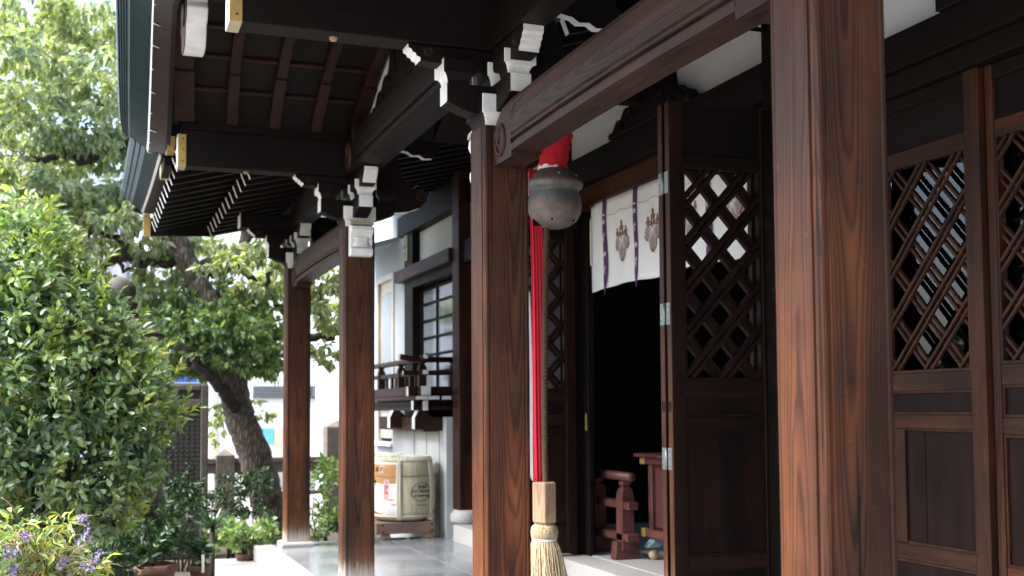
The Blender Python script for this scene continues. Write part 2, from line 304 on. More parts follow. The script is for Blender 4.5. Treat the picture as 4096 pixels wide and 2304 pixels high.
# ------------------------------------------------------------------ mesh helpers
class MB:
    def __init__(s): s.v = []; s.f = []; s.m = []; s.sm = []
    def add(s, verts, faces, m=0, smooth=False):
        o = len(s.v); s.v += [tuple(p) for p in verts]
        for i, f in enumerate(faces):
            s.f.append([o + k for k in f]); s.m.append(m[i] if isinstance(m, (list, tuple)) else m); s.sm.append(smooth)
        return s
    def box(s, x0, x1, y0, y1, z0, z1, m=0, fm=None):
        """fm: material per face in the order -x +x -y +y -z +z"""
        v = [(x, y, z) for x in (x0, x1) for y in (y0, y1) for z in (z0, z1)]
        f = [(0, 1, 3, 2), (4, 6, 7, 5), (0, 4, 5, 1), (2, 3, 7, 6), (0, 2, 6, 4), (1, 5, 7, 3)]
        return s.add(v, f, fm if fm else m)
    def prism(s, prof, axis, a0, a1, m=0, c0=None, c1=None, sm=None, smooth=False):
        """closed profile extruded along axis; prof in the other two axes in xyz order; c0/c1 cap materials; sm side materials"""
        n = len(prof)
        def P(p, a): return {'X': (a, p[0], p[1]), 'Y': (p[0], a, p[1]), 'Z': (p[0], p[1], a)}[axis]
        v = [P(p, a0) for p in prof] + [P(p, a1) for p in prof]
        area = sum(prof[i][0] * prof[(i + 1) % n][1] - prof[(i + 1) % n][0] * prof[i][1] for i in range(n))
        flip = (area < 0) != (axis == 'Y')
        sides = [(i, (i + 1) % n, n + (i + 1) % n, n + i) for i in range(n)]
        caps = [tuple(reversed(range(n))), tuple(range(n, 2 * n))]
        fs = sides + caps
        if flip: fs = [tuple(reversed(f)) for f in fs]
        mm = [(sm[i] if sm else m) for i in range(n)] + [m if c0 is None else c0, m if c1 is None else c1]
        return s.add(v, fs, mm, smooth)
    def loft(s, rings, m=0, closed=True, caps=True, smooth=True):
        n = len(rings[0]); v = [p for r in rings for p in r]; f = []
        for i in range(len(rings) - 1):
            for j in range(n if closed else n - 1):
                k = (j + 1) % n; f.append((i * n + j, i * n + k, (i + 1) * n + k, (i + 1) * n + j))
        if caps and closed: f += [tuple(reversed(range(n))), tuple(range((len(rings) - 1) * n, len(rings) * n))]
        return s.add(v, f, m, smooth)
    def tube(s, pts, rad, seg=8, m=0, caps=True, jit=0.0, rng=None):
        pts = [Vector(p) for p in pts]; rings = []; up = Vector((.13, .21, .97)).normalized(); pv = None
        for i, p in enumerate(pts):
            t = (pts[min(i + 1, len(pts) - 1)] - pts[max(i - 1, 0)]).normalized()
            a = t.cross(up) if pv is None else pv - t * pv.dot(t)
            if a.length < 1e-4: a = t.cross(Vector((1, 0, 0)))
            a.normalize(); b = t.cross(a); pv = a
            r = rad(i / max(1, len(pts) - 1)) if callable(rad) else (rad[i] if isinstance(rad, (list, tuple)) else rad)
            ring = []
            for k in range(seg):
                w = 2 * math.pi * k / seg; q = r * (1 + (rng.uniform(-jit, jit) if jit else 0))
                ring.append(p + a * math.cos(w) * q + b * math.sin(w) * q)
            rings.append(ring)
        return s.loft(rings, m, True, caps)
    def lathe(s, prof, c=(0, 0), seg=32, m=0):
        """prof: (r, z) bottom to top"""
        rings = [[(c[0] + r * math.cos(2 * math.pi * k / seg), c[1] + r * math.sin(2 * math.pi * k / seg), z) for k in range(seg)] for r, z in prof]
        return s.loft(rings, m, True, True)
    def build(s, name, mats, parent=None, bevel=0.0, loc=None, fixn=False):
        if loc is None and s.v:
            A = np.array(s.v); c = (A.min(0) + A.max(0)) / 2; s.v = (A - c).tolist(); loc = tuple(c)
        me = bpy.data.meshes.new(name); me.from_pydata(s.v, [], s.f)
        for k in (mats if isinstance(mats, (list, tuple)) else [mats]): me.materials.append(k)
        me.polygons.foreach_set('material_index', s.m); me.polygons.foreach_set('use_smooth', s.sm); me.update()
        if fixn:
            bm = bmesh.new(); bm.from_mesh(me); bmesh.ops.recalc_face_normals(bm, faces=bm.faces); bm.to_mesh(me); bm.free()
        o = bpy.data.objects.new(name, me); COL.objects.link(o)
        if loc is not None: o.location = loc
        if parent is not None: adopt(o, parent)
        if bevel:
            bv = o.modifiers.new('edge', 'BEVEL'); bv.width = bevel; bv.segments = 1; bv.limit_method = 'ANGLE'; bv.angle_limit = R(40)
        return o
def world_of(o):
    m = Matrix.LocRotScale(o.location, o.rotation_euler, o.scale)
    return world_of(o.parent) @ o.matrix_parent_inverse @ m if o.parent else m
def adopt(o, parent):
    o.parent = parent; o.matrix_parent_inverse = world_of(parent).inverted()
def thing(name, label, cat, loc=(0, 0, 0), group=None):
    o = bpy.data.objects.new(name, None); COL.objects.link(o); o.location = loc; o.empty_display_size = .2
    return tag(o, label, cat, group)
def tag(o, label, cat, group=None):
    o['label'] = label; o['category'] = cat
    if group: o['group'] = group
    return o
def structure(o): o['kind'] = 'structure'; return o
def stuff(o): o['kind'] = 'stuff'; return o
def copy_tree(o, delta=(0, 0, 0), parent=None, mirror=None):
    c = o.copy(); COL.objects.link(c)
    if parent is not None: c.parent = parent; c.matrix_parent_inverse = o.matrix_parent_inverse.copy()
    c.location = Vector(o.location) + Vector(delta)
    for ch in [q for q in bpy.data.objects if q.parent == o]:
        k = ch.copy(); COL.objects.link(k); k.parent = c; k.matrix_parent_inverse = ch.matrix_parent_inverse.copy()
        for g in [q for q in bpy.data.objects if q.parent == ch]:
            h = g.copy(); COL.objects.link(h); h.parent = k; h.matrix_parent_inverse = g.matrix_parent_inverse.copy()
    return c
def spiral_pts(c, r0, r1, turns, plane='YZ', ph=0.0, n=40, sy=1.0):
    out = []
    for i in range(n):
        t = i / (n - 1); r = r0 + (r1 - r0) * t; w = ph + turns * 2 * math.pi * t
        a, b = r * math.cos(w) * sy, r * math.sin(w)
        out.append({'YZ': (c[0], c[1] + a, c[2] + b), 'XZ': (c[0] + a, c[1], c[2] + b)}[plane])
    return out
# ================================================================== SETTING: ground, porch floor
XC, HB = 1.9975, 0.115                       # post row centre, post half size
YA, YB, YC, YD = 2.684, 5.484, 8.850, 11.630
YM = 7.167; XF = 3.82; GZ = -0.32; STEP = 0.164
g = MB().add([(-300, -300, GZ), (300, -300, GZ), (300, 300, GZ), (-300, 300, GZ)], [(0, 1, 2, 3)]).build('ground', M['ground']); structure(g)
fl = MB().box(1.62, 4.4, -3.0, 11.90, GZ - .02, -.012).build('porch_floor', M['granite']); structure(fl)
def stone(name, x0, x1, y0, y1, z0, z1, mat, parent, bev=.006):
    return MB().box(x0, x1, y0, y1, z0, z1).build(name, mat, parent, bev)
ys = [11.915, 10.93, 9.72, 8.42, 7.10, 5.8, 4.5, 3.2, 1.9, .6, -.7, -2.0]
for a, b in zip(ys, ys[1:]):
    stone('kerb_stone', 1.600, 1.788, b + .002, a - .002, GZ, 0.0, M['granite'], fl, .008)
xs = [1.791, 2.42, 3.02, 3.616]
for i, (xa, xb) in enumerate(zip(xs, xs[1:])):
    yy = 11.91
    while yy > -2.0:
        stone('floor_slab', xa + .0015, xb - .0015, yy - .897, yy - .0015, -.03, -.002, M['floor'], fl, .003); yy -= .9
st = MB().box(1.24, 1.598, -2.0, 12.10, GZ - .01, -.172).build('entrance_step', M['granite']); structure(st)
ys2 = [12.10, 10.6, 9.1, 7.6, 6.1, 4.6, 3.1, 1.6, .1, -1.4]
for a, b in zip(ys2, ys2[1:]): stone('step_slab', 1.235, 1.597, b + .002, a - .002, -.172, -.16, M['granite'], st, .004)
soil = MB().add([(-14, 10.4, GZ + .012), (1.22, 10.4, GZ + .012), (1.22, 12.2, GZ + .012), (9, 12.2, GZ + .012), (9, 15.9, GZ + .012), (-14, 15.9, GZ + .012)], [(0, 1, 2, 3, 4, 5)]).build('garden_bed', M['dirt']); structure(soil)
soil2 = MB().add([(-14, 5.2, GZ + .008), (-.25, 5.2, GZ + .008), (.9, 10.4, GZ + .008), (-14, 10.4, GZ + .008)], [(0, 1, 2, 3)]).build('garden_bed', M['dirt']); structure(soil2)
# ================================================================== SHRINE HALL
H = thing('shrine_hall', 'dark timber shrine hall with porch posts, white-tipped brackets and green copper eaves', 'shrine', (3.82, YM, 0))
def beam(name, x0, x1, y0, y1, z0, z1, mat, parent=H, bevel=.004, fm=None, mats=None):
    return MB().box(x0, x1, y0, y1, z0, z1, fm=fm).build(name, mats if mats else mat, parent, bevel)
# plinth and inner floor
for a, b in zip([11.40, 10.0, 8.5, 7.0, 5.5, 4.0, 2.5, 1.0], [10.0, 8.5, 7.0, 5.5, 4.0, 2.5, 1.0, -.5]):
    beam('plinth_stone', 3.62, 3.905, b + .002, a - .002, -.2, STEP, M['granite'], H, .006)
beam('door_track', 3.9, 3.945, 5.72, 8.62, STEP - .02, STEP + .006, M['granite'])
beam('inner_floor', 3.946, 9.5, -1, 14, -.2, STEP - .002, M['granite'])
# ---- porch posts
def post_profile(h):
    q = [(h, h - .034), (h - .007, h - .033), (h - .007, h - .026), (h - .002, h - .021), (h - .003, h - .012), (h - .012, h - .003), (h - .021, h - .002), (h - .026, h - .007), (h - .033, h - .007), (h - .034, h)]
    out = []
    for k in range(4):
        c, s = [(1, 0), (0, 1), (-1, 0), (0, -1)][k]
        out += [(x * c - y * s, x * s + y * c) for x, y in q]
    return out
pb = MB(); pb.prism([(XC + .0048 + x * 1.10, YB + y * .985) for x, y in post_profile(HB)], 'Z', .047, 2.845)
POST = {}
p0 = pb.build('porch_post', POSTW['Z'], H)
bs = MB(); hb = .165
bs.loft([[(XC + sx * q, YB + sy * q, z) for sx, sy in ((-1, -1), (1, -1), (1, 1), (-1, 1))] for q, z in ((hb, -.002), (hb, .03), (hb - .012, .044), (hb - .03, .048))], smooth=False)
bs.build('base_stone', M['granite'], p0, .005)
POST['B'] = p0
for k, y in (('A', YA), ('C', YC), ('D', YD)): POST[k] = copy_tree(p0, (0, y - YB, 0), H)
# ---- bracket sets
PW = [DARKW['Z'], M['white'], BEAMW['Z']]
def block(cx, cy, zb, zn, zt, wb, wt, near_white, out_white, notch=0.0):
    """bearing block with curved neck; white on the -Y face and / or the -X face"""
    mb = MB(); prof = []
    for t in np.linspace(0, 1, 5):
        a = t * math.pi / 2; prof.append((wb + (wt - wb) * (1 - math.cos(a)), zb + (zn - zb) * math.sin(a)))
    prof.append((wt, zt)); prof.append((wt, zt))
    rings = [[(cx + sx * w, cy + sy * w, z) for sx, sy in ((-1, -1), (1, -1), (1, 1), (-1, 1))] for w, z in prof[:-1]]
    n = len(rings)
    v = [p for r in rings for p in r]; f = []; m = []
    for i in range(n - 1):
        for j in range(4):
            k = (j + 1) % 4; f.append((i * 4 + j, i * 4 + k, (i + 1) * 4 + k, (i + 1) * 4 + j)); m.append(1 if (j == 0 and near_white) or (j == 3 and out_white) else 0)
    f += [(3, 2, 1, 0), tuple((n - 1) * 4 + q for q in range(4))]; m += [0, 0]
    mb.add(v, f, m); return mb
def arm_prof(L, zt, zb_end, zb_mid):
    """bracket arm seen from its side: flat top, curved boat underside"""
    pts = [(-L, zt), (L, zt), (L, zb_end)]
    for t in np.linspace(0, 1, 7)[1:]: pts.append((L * .98 * (1 - t) + .12 * t, zb_end - (zb_end - zb_mid) * math.sin(t * math.pi / 2)))
    for t in np.linspace(1, 0, 7)[:-1]: pts.append((-(L * .98 * (1 - t) + .12 * t), zb_end - (zb_end - zb_mid) * math.sin(t * math.pi / 2)))
    pts.append((-L, zb_end)); return pts
def nose_prof(s0, s1, z0, z1):
    """wave-cut nose: returns (profile, side material list), front edges white"""
    h = z1 - z0
    fr = [(s1, z1), (s1 - .002, z0 + h * .72), (s1 - .018, z0 + h * .66), (s1 - .022, z0 + h * .50), (s1 - .040, z0 + h * .44), (s1 - .044, z0 + h * .28), (s1 - .064, z0 + h * .20), (s1 - .066, z0 + h * .04)]
    bt = [(s1 - .09, z0 + .0), (s1 - .16, z0 - .004), (s0, z0)]
    prof = [(s0, z1)] + fr + bt
    sm = [0] + [1] * (len(fr) - 1) + [0] * (len(bt) + 1)
    return prof, sm
def bracket():
    b0 = block(XC, YB, 2.843, 2.905, 3.006, .108, .132, True, False).build('bearing_block', PW, H, .003)
    mb = MB(); mb.prism([(XC + s, z) for s, z in arm_prof(.302, 3.064, 2.965, 2.912)], 'Y', YB - .058, YB + .058, 0, sm=[0, 1] + [0] * 13 + [1])
    mb.build('bracket_arm', PW, b0, .003)
    mb = MB(); pr = arm_prof(.338, 3.0635, 2.966, 2.912)
    mb.prism([(YB + s, z) for s, z in pr], 'X', XC - .0575, XC + .0575, 0, sm=[0, 1] + [0] * 13 + [1]); mb.build('bracket_arm', PW, b0, .003)
    for dx, dy, nw, ow in ((-.237, 0, False, True), (.237, 0, False, True), (0, -.252, True, False), (0, .252, True, False), (0, -.001, True, False)):
        block(XC + dx, YB + dy, 3.0645, 3.112, 3.185, .058, .087, nw, ow).build('small_block', PW, b0, .003)
    pr, sm = nose_prof(0, .515, 3.130, 3.252)
    for sg in (-1, 1):
        mb = MB(); mb.prism([(YB + sg * s, z) for s, z in pr], 'X', XC - .055, XC + .055, 0, sm=sm); mb.build('carved_nose', PW, b0, .002)
        pr2, sm2 = nose_prof(0, .505, 3.165, 3.248)
        mb = MB(); mb.prism([(XC + sg * s, z) for s, z in pr2], 'Y', YB - .05, YB + .05, 0, sm=sm2); n_ = mb.build('carved_nose', PW, b0, .002)
    MB().tube(spiral_pts((XC - .395, YB - .052, 3.213), .026, .006, 2.2, 'XZ', n=30), .004, 5).build('scroll_carving', BEAMW['Z'], b0)
    MB().tube(spiral_pts((XC - .057, YB - .40, 3.195), .026, .006, 2.2, 'YZ', n=30), .004, 5).build('scroll_carving', BEAMW['Z'], b0)
    return b0
BR = bracket()
for y in (YA, YC, YD): copy_tree(BR, (0, y - YB, 0), H)
# ---- lower rainbow beams between the side-bay posts
def rainbow(y0, y1, x0, x1, zb, zt, drop, name, mat, arch=.012, endlen=.26, grooved=True):
    """beam along Y with rounded top, moulding on the outer face and lowered shoulders at both ends"""
    mb = MB(); L = y1 - y0; rings = []
    sts = [0, .02, .06, .12, endlen - .002, endlen, endlen + .03] + list(np.linspace(endlen + .1, L - endlen - .1, 13)) + [L - endlen - .03, L - endlen, L - endlen + .002, L - .12, L - .06, L - .02, L]
    for s in sts:
        e = min(s, L - s); sh = e < endlen - .001; d = drop if sh else (drop * .12 if e < endlen + .02 else 0)
        if sh: b = zb - drop
        else: b = zb + arch * math.sin(math.pi * (s - endlen) / (L - 2 * endlen))
        t = zt + arch * math.sin(math.pi * s / L) - .09 * max(0, 1 - e / .2) ** 2.2
        gq = 0.0 if (sh or not grooved) else 1.0
        ring = [(x0, b), (x0 - .003 * gq, b + .03), (x0 + .014 * gq, b + .037), (x0 + .014 * gq, b + .05), (x0 - .006 * gq, b + .056), (x0 - .006 * gq, b + .068), (x0 + .010 * gq, b + .076), (x0, b + .09), (x0 - .004, (b + t) / 2 + .03), (x0, t - .04), (x0 + .010, t - .014), (x0 + .035, t), (x1 - .035, t), (x1 - .010, t - .014), (x1, t - .04), (x1, b)]
        rings.append([(x, y0 + s, z) for x, z in ring])
    mb.loft(rings, smooth=False); o = mb.build(name, mat, H, fixn=True)
    return o
def scrolls(o, x, y0, y1, zc, r, mat, flip=1):
    for yy, sg in ((y0, 1), (y1, -1)):
        mb = MB(); mb.tube(spiral_pts((x, yy, zc), r, r * .18, 2.0, 'YZ', ph=-1.2, n=44, sy=sg * .8), lambda t: r * .20 * (1 - .55 * t), 6)
        mb.build('scroll_carving', mat, o); mb = MB()
        mb.tube(spiral_pts((x, yy, zc - r * .1), r * 1.16, r * .9, .62, 'YZ', ph=math.pi * 1.02, n=20, sy=sg * .8), lambda t: r * .15, 6)
        mb.build('scroll_carving', mat, o); mb = MB()
        mb.tube(spiral_pts((x, yy + sg * .17, zc + r * 1.05), r * .42, r * .1, 1.4, 'YZ', ph=2.5, n=26, sy=sg), lambda t: r * .05, 5)
        mb.build('scroll_carving', mat, o); mb = MB()
        mb.tube([(x, yy + sg * (.17 + q * .15), zc + r * 1.05 + .02 + q * .045 + .012 * math.sin(q * 6)) for q in np.linspace(0, 1, 10)], lambda t: r * .06 * (1.1 - t), 5)
        mb.build('scroll_carving', mat, o)
rb = rainbow(YA + HB, YB - HB, 1.93, 2.082, 2.658, 2.934, .03, 'rainbow_beam', BEAMW['Y']); scrolls(rb, 1.928, YA + HB + .12, YB - HB - .115, 2.755, .075, BEAMW['Z'])
rb2 = rainbow(YC + HB, YD - HB, 1.93, 2.082, 2.672, 2.952, .03, 'rainbow_beam', BEAMW['Y']); scrolls(rb2, 1.928, YC + HB + .115, YD - HB - .12, 2.765, .075, BEAMW['Z'])
rb3 = rainbow(YB + .10, YC - .09, 1.885, 2.105, 3.262, 3.562, .012, 'rainbow_beam', DARKW['Y'], arch=.006, endlen=.34); scrolls(rb3, 1.883, YB + .24, YC - .24, 3.40, .10, BEAMW['Z'])
# white carved heads on the centre-bay side of posts B and C
def head(y, sg):
    """carved white beam head: scroll foot, ribbed neck, pointed cap"""
    mb = MB(); w = .088
    prof = [(0, 2.60), (.085, 2.60), (.10, 2.625), (.10, 2.655), (.08, 2.665), (.062, 2.672), (.075, 2.69), (.082, 2.72), (.075, 2.755), (.085, 2.76), (.125, 2.80), (.11, 2.835), (0, 2.86)]
    mb.prism([(y + sg * s, z) for s, z in prof], 'X', XC - w, XC + w, 0)
    h = mb.build('carved_beam_head', M['white'], H, .004)
    rb_ = MB()
    for k in range(6):
        z = 2.68 + k * .0125; rb_.tube([(XC - .065, y + sg * .074, z), (XC - .03, y + sg * .088, z - .004), (XC + .03, y + sg * .088, z - .004), (XC + .065, y + sg * .074, z)], .0065, 6)
    rb_.build('neck_rib', M['white'], h)
    cp = MB(); cp.prism([(y + sg * s, z) for s, z in ((0, 2.858), (.12, 2.845), (.10, 2.875), (0, 2.885))], 'X', XC - .095, XC + .095, 0); cp.build('cap_moulding', M['cream'], h, .002)
head(YC - HB, -1); head(YB + HB, 1)
# ---- tie beams running out to the eave (one on B, one on C, short ones on A and D)
def capped(y, xa, xb, z0=3.252, z1=3.533):
    o = beam('tie_beam', xa + .012, xb, y - .08, y + .08, z0, z1, DARKW['X'])
    mb = MB(); mb.box(xa, xa + .062, y - .084, y + .084, z0 - .004, z1 - .04, fm=[1, 0, 0, 0, 2, 0]); c = mb.build('end_cap', [M['gold'], M['white'], M['cream']], o, .002)
    nl = MB()
    for z in (z0 + .03, z0 + .12, z0 + .2): nl.box(xa + .032, xa + .040, y - .088, y - .083, z, z + .008)
    nl.build('nail_head', M['ink'], c)
    mb = MB(); mb.lathe([(.001, z0 - .022), (.016, z0 - .018), (.022, z0 - .006), (.022, z0 + .002)], (xa + .52, y + .0), 10); mb.build('peg', PALEW['Z'], o)
for y in (YB, YC): capped(y, .60, 2.2)
for y in (YA, YD):
    o = beam('tie_beam', 1.41, 2.6, y - .075, y + .075, 3.253, 3.40, DARKW['X'])
    MB().box(1.403, 1.412, y - .076, y + .076, 3.254, 3.398).build('end_cap', M['white'], o)
# eave purlins along the row
beam('purlin', 1.92, 2.07, YA - 1.2, YB - .082, 3.253, 3.53, DARKW['Y'])
beam('purlin', 1.92, 2.07, YC + .082, YD + 1.1, 3.253, 3.53, DARKW['Y'])
# ---- arched ceiling of the porch gable
def zr(d): return 4.06 - .53 * (abs(d) / 1.583) ** 1.9
for x0, x1, k in ((.578, .718, .16), (.96, 1.035, .14), (1.278, 1.354, .08), (1.60, 1.672, .04), (1.915, 2.0, .0), (2.6, 2.68, 0), (3.2, 3.28, 0)):
    for seg, (a, b, t) in enumerate(((-1.50, -1.035, .016), (-1.03, 1.03, 0), (1.035, 1.50, .016))):
        mb = MB(); rings = []
        for d in np.linspace(a, b, 14 if seg == 1 else 7):
            z = zr(d); s = -(z - 3.53) * k; w = t * .25
            rings.append([(x0 + s - w, YM + d, z - t), (x1 + s + w, YM + d, z - t), (x1 + s + w, YM + d, z + .10), (x0 + s - w, YM + d, z + .10)])
        mb.loft(rings, smooth=False); mb.build('ceiling_rib', RIBW['Y'] if x0 < 2 else DARKW['Y'], H, .003, fixn=True)
for y in (YB, YC): beam('ceiling_fillet', .62, 2.1, y - .078, y + .078, 3.535, 3.66, DARKW['X'])
ds = np.linspace(-1.62, 1.62, 11)
for a, b in zip(ds, ds[1:]):
    za, zb_ = zr(a) + .085, zr(b) + .085
    mb = MB(); rings = []
    for x in (.40, 3.7): rings.append([(x, YM + a, za), (x, YM + b, zb_), (x, YM + b, zb_ + .02), (x, YM + a, za + .02)])
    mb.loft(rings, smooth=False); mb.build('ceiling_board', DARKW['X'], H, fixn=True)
for d in ds[1:-1]:
    z = zr(d) + .082; sl = 0.5 if d < 0 else -.5
    beam('ceiling_batten', .6, 1.9, YM + d - .016, YM + d + .016, z - .022, z + .004, BEAMW['X'])
# tympanum behind the rainbow beam with a carved strut
tp = [(YM + d, zr(d) + .08) for d in np.linspace(-1.5, 1.5, 21)] + [(YC - .2, 3.5), (YB + .2, 3.5)]
mb = MB(); mb.prism(tp, 'X', 2.02, 2.05); mb.build('tympanum_wall', M['plaster'], H, fixn=True)
def frog_leg(x0, x1, yc, z0, half, h, mat, name='carved_strut'):
    """spreading frog-leg strut with scalloped, curled shoulders"""
    rg = []
    for i in range(41):
        t = i / 40; u = 1 - 2 * t; a = abs(u)
        base = h * (1 - a ** 1.35) * .9
        sc = .045 * h / .33 * abs(math.sin(a * math.pi * 4.5)) + (.10 * h / .33 if .22 < a < .38 else 0) * 1
        rg.append((yc + u * half, z0 + max(.012, base * .82 + sc)))
    prof = rg + [(yc - half, z0), (yc + half, z0)]
    mb = MB(); mb.prism(prof, 'X', x0, x1); o = mb.build(name, mat, H, .006, fixn=True)
    for sg in (-1, 1):
        for (dy, dz, r) in ((.62, .13, .035), (.38, .3, .05), (.2, .5, .05), (.08, .68, .04)):
            MB().tube(spiral_pts((x0 - .003, yc + sg * dy * half, z0 + dz * h), r, r * .2, 1.7, 'YZ', n=26, sy=sg), r * .16, 5).build('scroll_carving', mat, o)
    return o
frog_leg(1.93, 2.018, YM + .05, 3.56, .82, .36, DARKW['Z'])
# ---- gable fascia (undulating eave edge), layers L0..L5
def ztop(d):
    d = abs(d)
    if d < 2.1: return 3.50 + .45 * (.5 + .5 * math.cos(math.pi * d / 2.1))
    return 3.50 + .07 * (d - 2.1) / .7
DEND = 2.80
def lay(d, kc, ke, dz): # kc/ke: X per Y at centre / end on the far side
    t = abs(d) / DEND; Yf = YM + abs(d)
    return ((kc + (ke - kc) * t) * Yf, YM + d, ztop(d) + dz)
LAY = {'top': (.0005, .005, .33), 'L0': (.0148, .0225, .20), 'L1': (.0273, .0290, .13), 'L2': (.0461, .0420, .025), 'L3': (.0473, .0435, 0.0), 'L4': (.0628, .0565, -.035), 'L5': (.0668, .0600, -.045)}
dd = np.linspace(-DEND, DEND, 61)
def strip(name, a, b, mat, thick=.02, parent=H):
    mb = MB(); rings = []
    for d in dd:
        p, q = Vector(lay(d, *LAY[a])), Vector(lay(d, *LAY[b])); n = Vector((-.2, 0, 1)).normalized() * thick
        rings.append([p, q, q + n, p + n])
    mb.loft(rings, smooth=False); return mb.build(name, mat, parent, fixn=True)
strip('roof_edge_seams', 'L0', 'L1', M['copper'])
gs = strip('eave_fascia', 'L1', 'L2', M['green'])
strip('eave_white_edge', 'L2', 'L3', M['white'])
sf = strip('eave_soffit', 'L3', 'L4', M['maroon'])
strip('bargeboard', 'L4', 'L5', DARKW['Y'], .06)
for i in range(1, 5):   # standing seams following the roof edge
    t = i / 5; mb = MB()
    mb.tube([tuple(np.array(lay(d, *LAY['L0'])) * (1 - t) + np.array(lay(d, *LAY['L1'])) * t - np.array((.004, 0, .002))) for d in dd], .005, 5); mb.build('roof_seam', M['green'], H)
for i in range(20):     # soffit board joints
    d = -2.6 + i * .27
    p, q = Vector(lay(d, *LAY['L3'])), Vector(lay(d, *LAY['L4'])); l = rnd.choice((.12, .25, .12, .4))
    e = p + (q - p) * l
    MB().tube([p + Vector((0, 0, -.004)), e + Vector((0, 0, -.004))], .003, 4).build('soffit_joint', M['white'], sf)
# roof sheet of the gable, rising inward
mb = MB(); rings = []
for d in dd:
    o_ = Vector(lay(d, *LAY['L0'])); zc = ztop(d)
    rings.append([o_, o_ + Vector((.25, 0, .20)), Vector((4.2, YM + d, zc + .75)), Vector((4.2, YM + d, zc + .55)), o_ + Vector((.35, 0, .02))])
mb.loft(rings, smooth=False); mb.build('gable_roof', M['copper'], H, fixn=True)
# bargeboard tail with gold plates at the far end
for s in (1, -1):
    mb = MB(); y = YM + s * 2.35; e = YM + s * 2.78
    mb.prism([(y, 3.50), (e, 3.60), (e + s * .06, 3.44), (e - s * .05, 3.36), (y, 3.40)], 'X', .545, .60); t_ = mb.build('bargeboard_tail', DARKW['Y'], H, fixn=True)
    mb = MB(); mb.prism([(e - s * .14, 3.56), (e + s * .004, 3.603), (e + s * .065, 3.44), (e - s * .055, 3.353), (e - s * .16, 3.40)], 'X', .535, .61); mb.build('gold_plate', M['cream'], t_, fixn=True)
    mb = MB(); mb.prism([(y - s * .5, 3.53), (y - s * .30, 3.535), (y - s * .12, 3.46), (y - s * .3, 3.42), (y - s * .45, 3.47)], 'X', .545, .598); mb.build('gold_plate', M['gold'], t_, fixn=True)
# pendant below the ridge of the gable
pr = [(.0, 4.0), (.2, 4.0), (.225, 3.95), (.205, 3.885), (.235, 3.84), (.21, 3.78), (.15, 3.76), (.14, 3.70), (.10, 3.635), (.0, 3.62)]
pr = [(YM - a, z) for a, z in pr] + [(YM + a, z) for a, z in reversed(pr[1:-1])]
mb = MB(); mb.prism(pr, 'X', .515, .645, 1, c0=0, c1=0); pend = mb.build('gable_pendant', [BEAMW['Z'], M['white']], H, .006, fixn=True)
MB().tube(spiral_pts((.512, YM - .08, 3.83), .08, .02, 2, 'YZ', n=36), .012, 6).build('scroll_carving', BEAMW['Z'], pend)
# ---- wing eaves: rafters with white tips, eave edge, roof sheets
RAF = [DARKW['X'], M['white']]
def rafter(y, x_tip, zt_, x_in, slope, w=.03, h=.052):
    mb = MB(); pr = [(x_tip + .04, zt_ - h), (x_in, zt_ - h + slope * (x_in - x_tip)), (x_in, zt_ + h + slope * (x_in - x_tip)), (x_tip, zt_ + h)]
    mb.prism(pr, 'Y', y - w, y + w, 0, sm=[0, 0, 0, 1]); return mb.build('rafter', RAF, H, fixn=True)
r1 = rafter(12.64, .60, 3.385, 1.55, .25); r2 = rafter(12.77, 1.20, 3.388, 3.75, .24)
for k in range(1, 13): copy_tree(r1, (0, -.2945 * k, .0), H)
for k in range(1, 13): copy_tree(r2, (0, -.294 * k, 0), H)
# eave edge of the far wing: upturned towards its end
def up(y): t = max(0, (y - 9.6) / 3.3); return .10 * t ** 2
def eave_strip(name, xa, za, xb, zb_, mat, th=.02):
    mb = MB(); rings = []
    for y in np.linspace(9.55, 12.92, 15):
        u = up(y); rings.append([(xa, y, za + u), (xb, y, zb_ + u), (xb, y, zb_ + u + th), (xa, y, za + u + th)])
    mb.loft(rings, smooth=False); return mb.build(name, mat, H, fixn=True)
eave_strip('eave_white_edge', .502, 3.486, .522, 3.474, M['white'])
eave_strip('eave_fascia', .405, 3.57, .502, 3.489, M['green'])
eave_strip('roof_edge_seams', .285, 3.68, .405, 3.573, M['copper'])
eave_strip('eave_soffit', .523, 3.475, .72, 3.50, M['maroon'])
for i in range(1, 3): MB().tube([(.405 - i * .04, y - 0, 3.57 + i * .035 + up(y)) for y in np.linspace(9.55, 12.9, 12)], .005, 5).build('roof_seam', M['green'], H)
mb = MB(); rings = []
for y in np.linspace(9.55, 12.92, 9):
    u = up(y); rings.append([(.285, y, 3.70 + u), (.5, y, 3.84 + u), (4.3, y, 4.75 + u), (4.3, y, 4.30 + u), (.56, y, 3.52 + u), (.42, y, 3.62 + u)])
mb.loft(rings, smooth=False); mb.build('wing_roof', M['copper'], H, fixn=True)
MB().prism([(.62, 3.449), (4.2, 4.36), (4.2, 4.39), (.62, 3.479)], 'Y', 9.3, 12.86).build('roof_deck', DARKW['X'], H, fixn=True)
# gable-end board at the far end with gold cap
mb = MB(); mb.prism([(.535, 3.315), (.535, 3.50), (1.2, 3.66), (3.8, 4.3), (3.8, 4.05), (1.9, 3.50), (1.25, 3.345)], 'Y', 12.86, 12.92); gb = mb.build('gable_end_board', DARKW['X'], H, .003, fixn=True)
MB().box(.525, .60, 12.852, 12.928, 3.31, 3.55, fm=[1, 0, 0, 0, 1, 0]).build('gold_plate', [M['gold'], M['cream']], gb)
# near wing roof (outside the frame, shades the porch)
MB().prism([(.35, 3.48), (4.2, 4.3), (4.3, 4.75), (.3, 3.75)], 'Y', .9, 4.7).build('wing_roof', M['copper'], H, fixn=True)
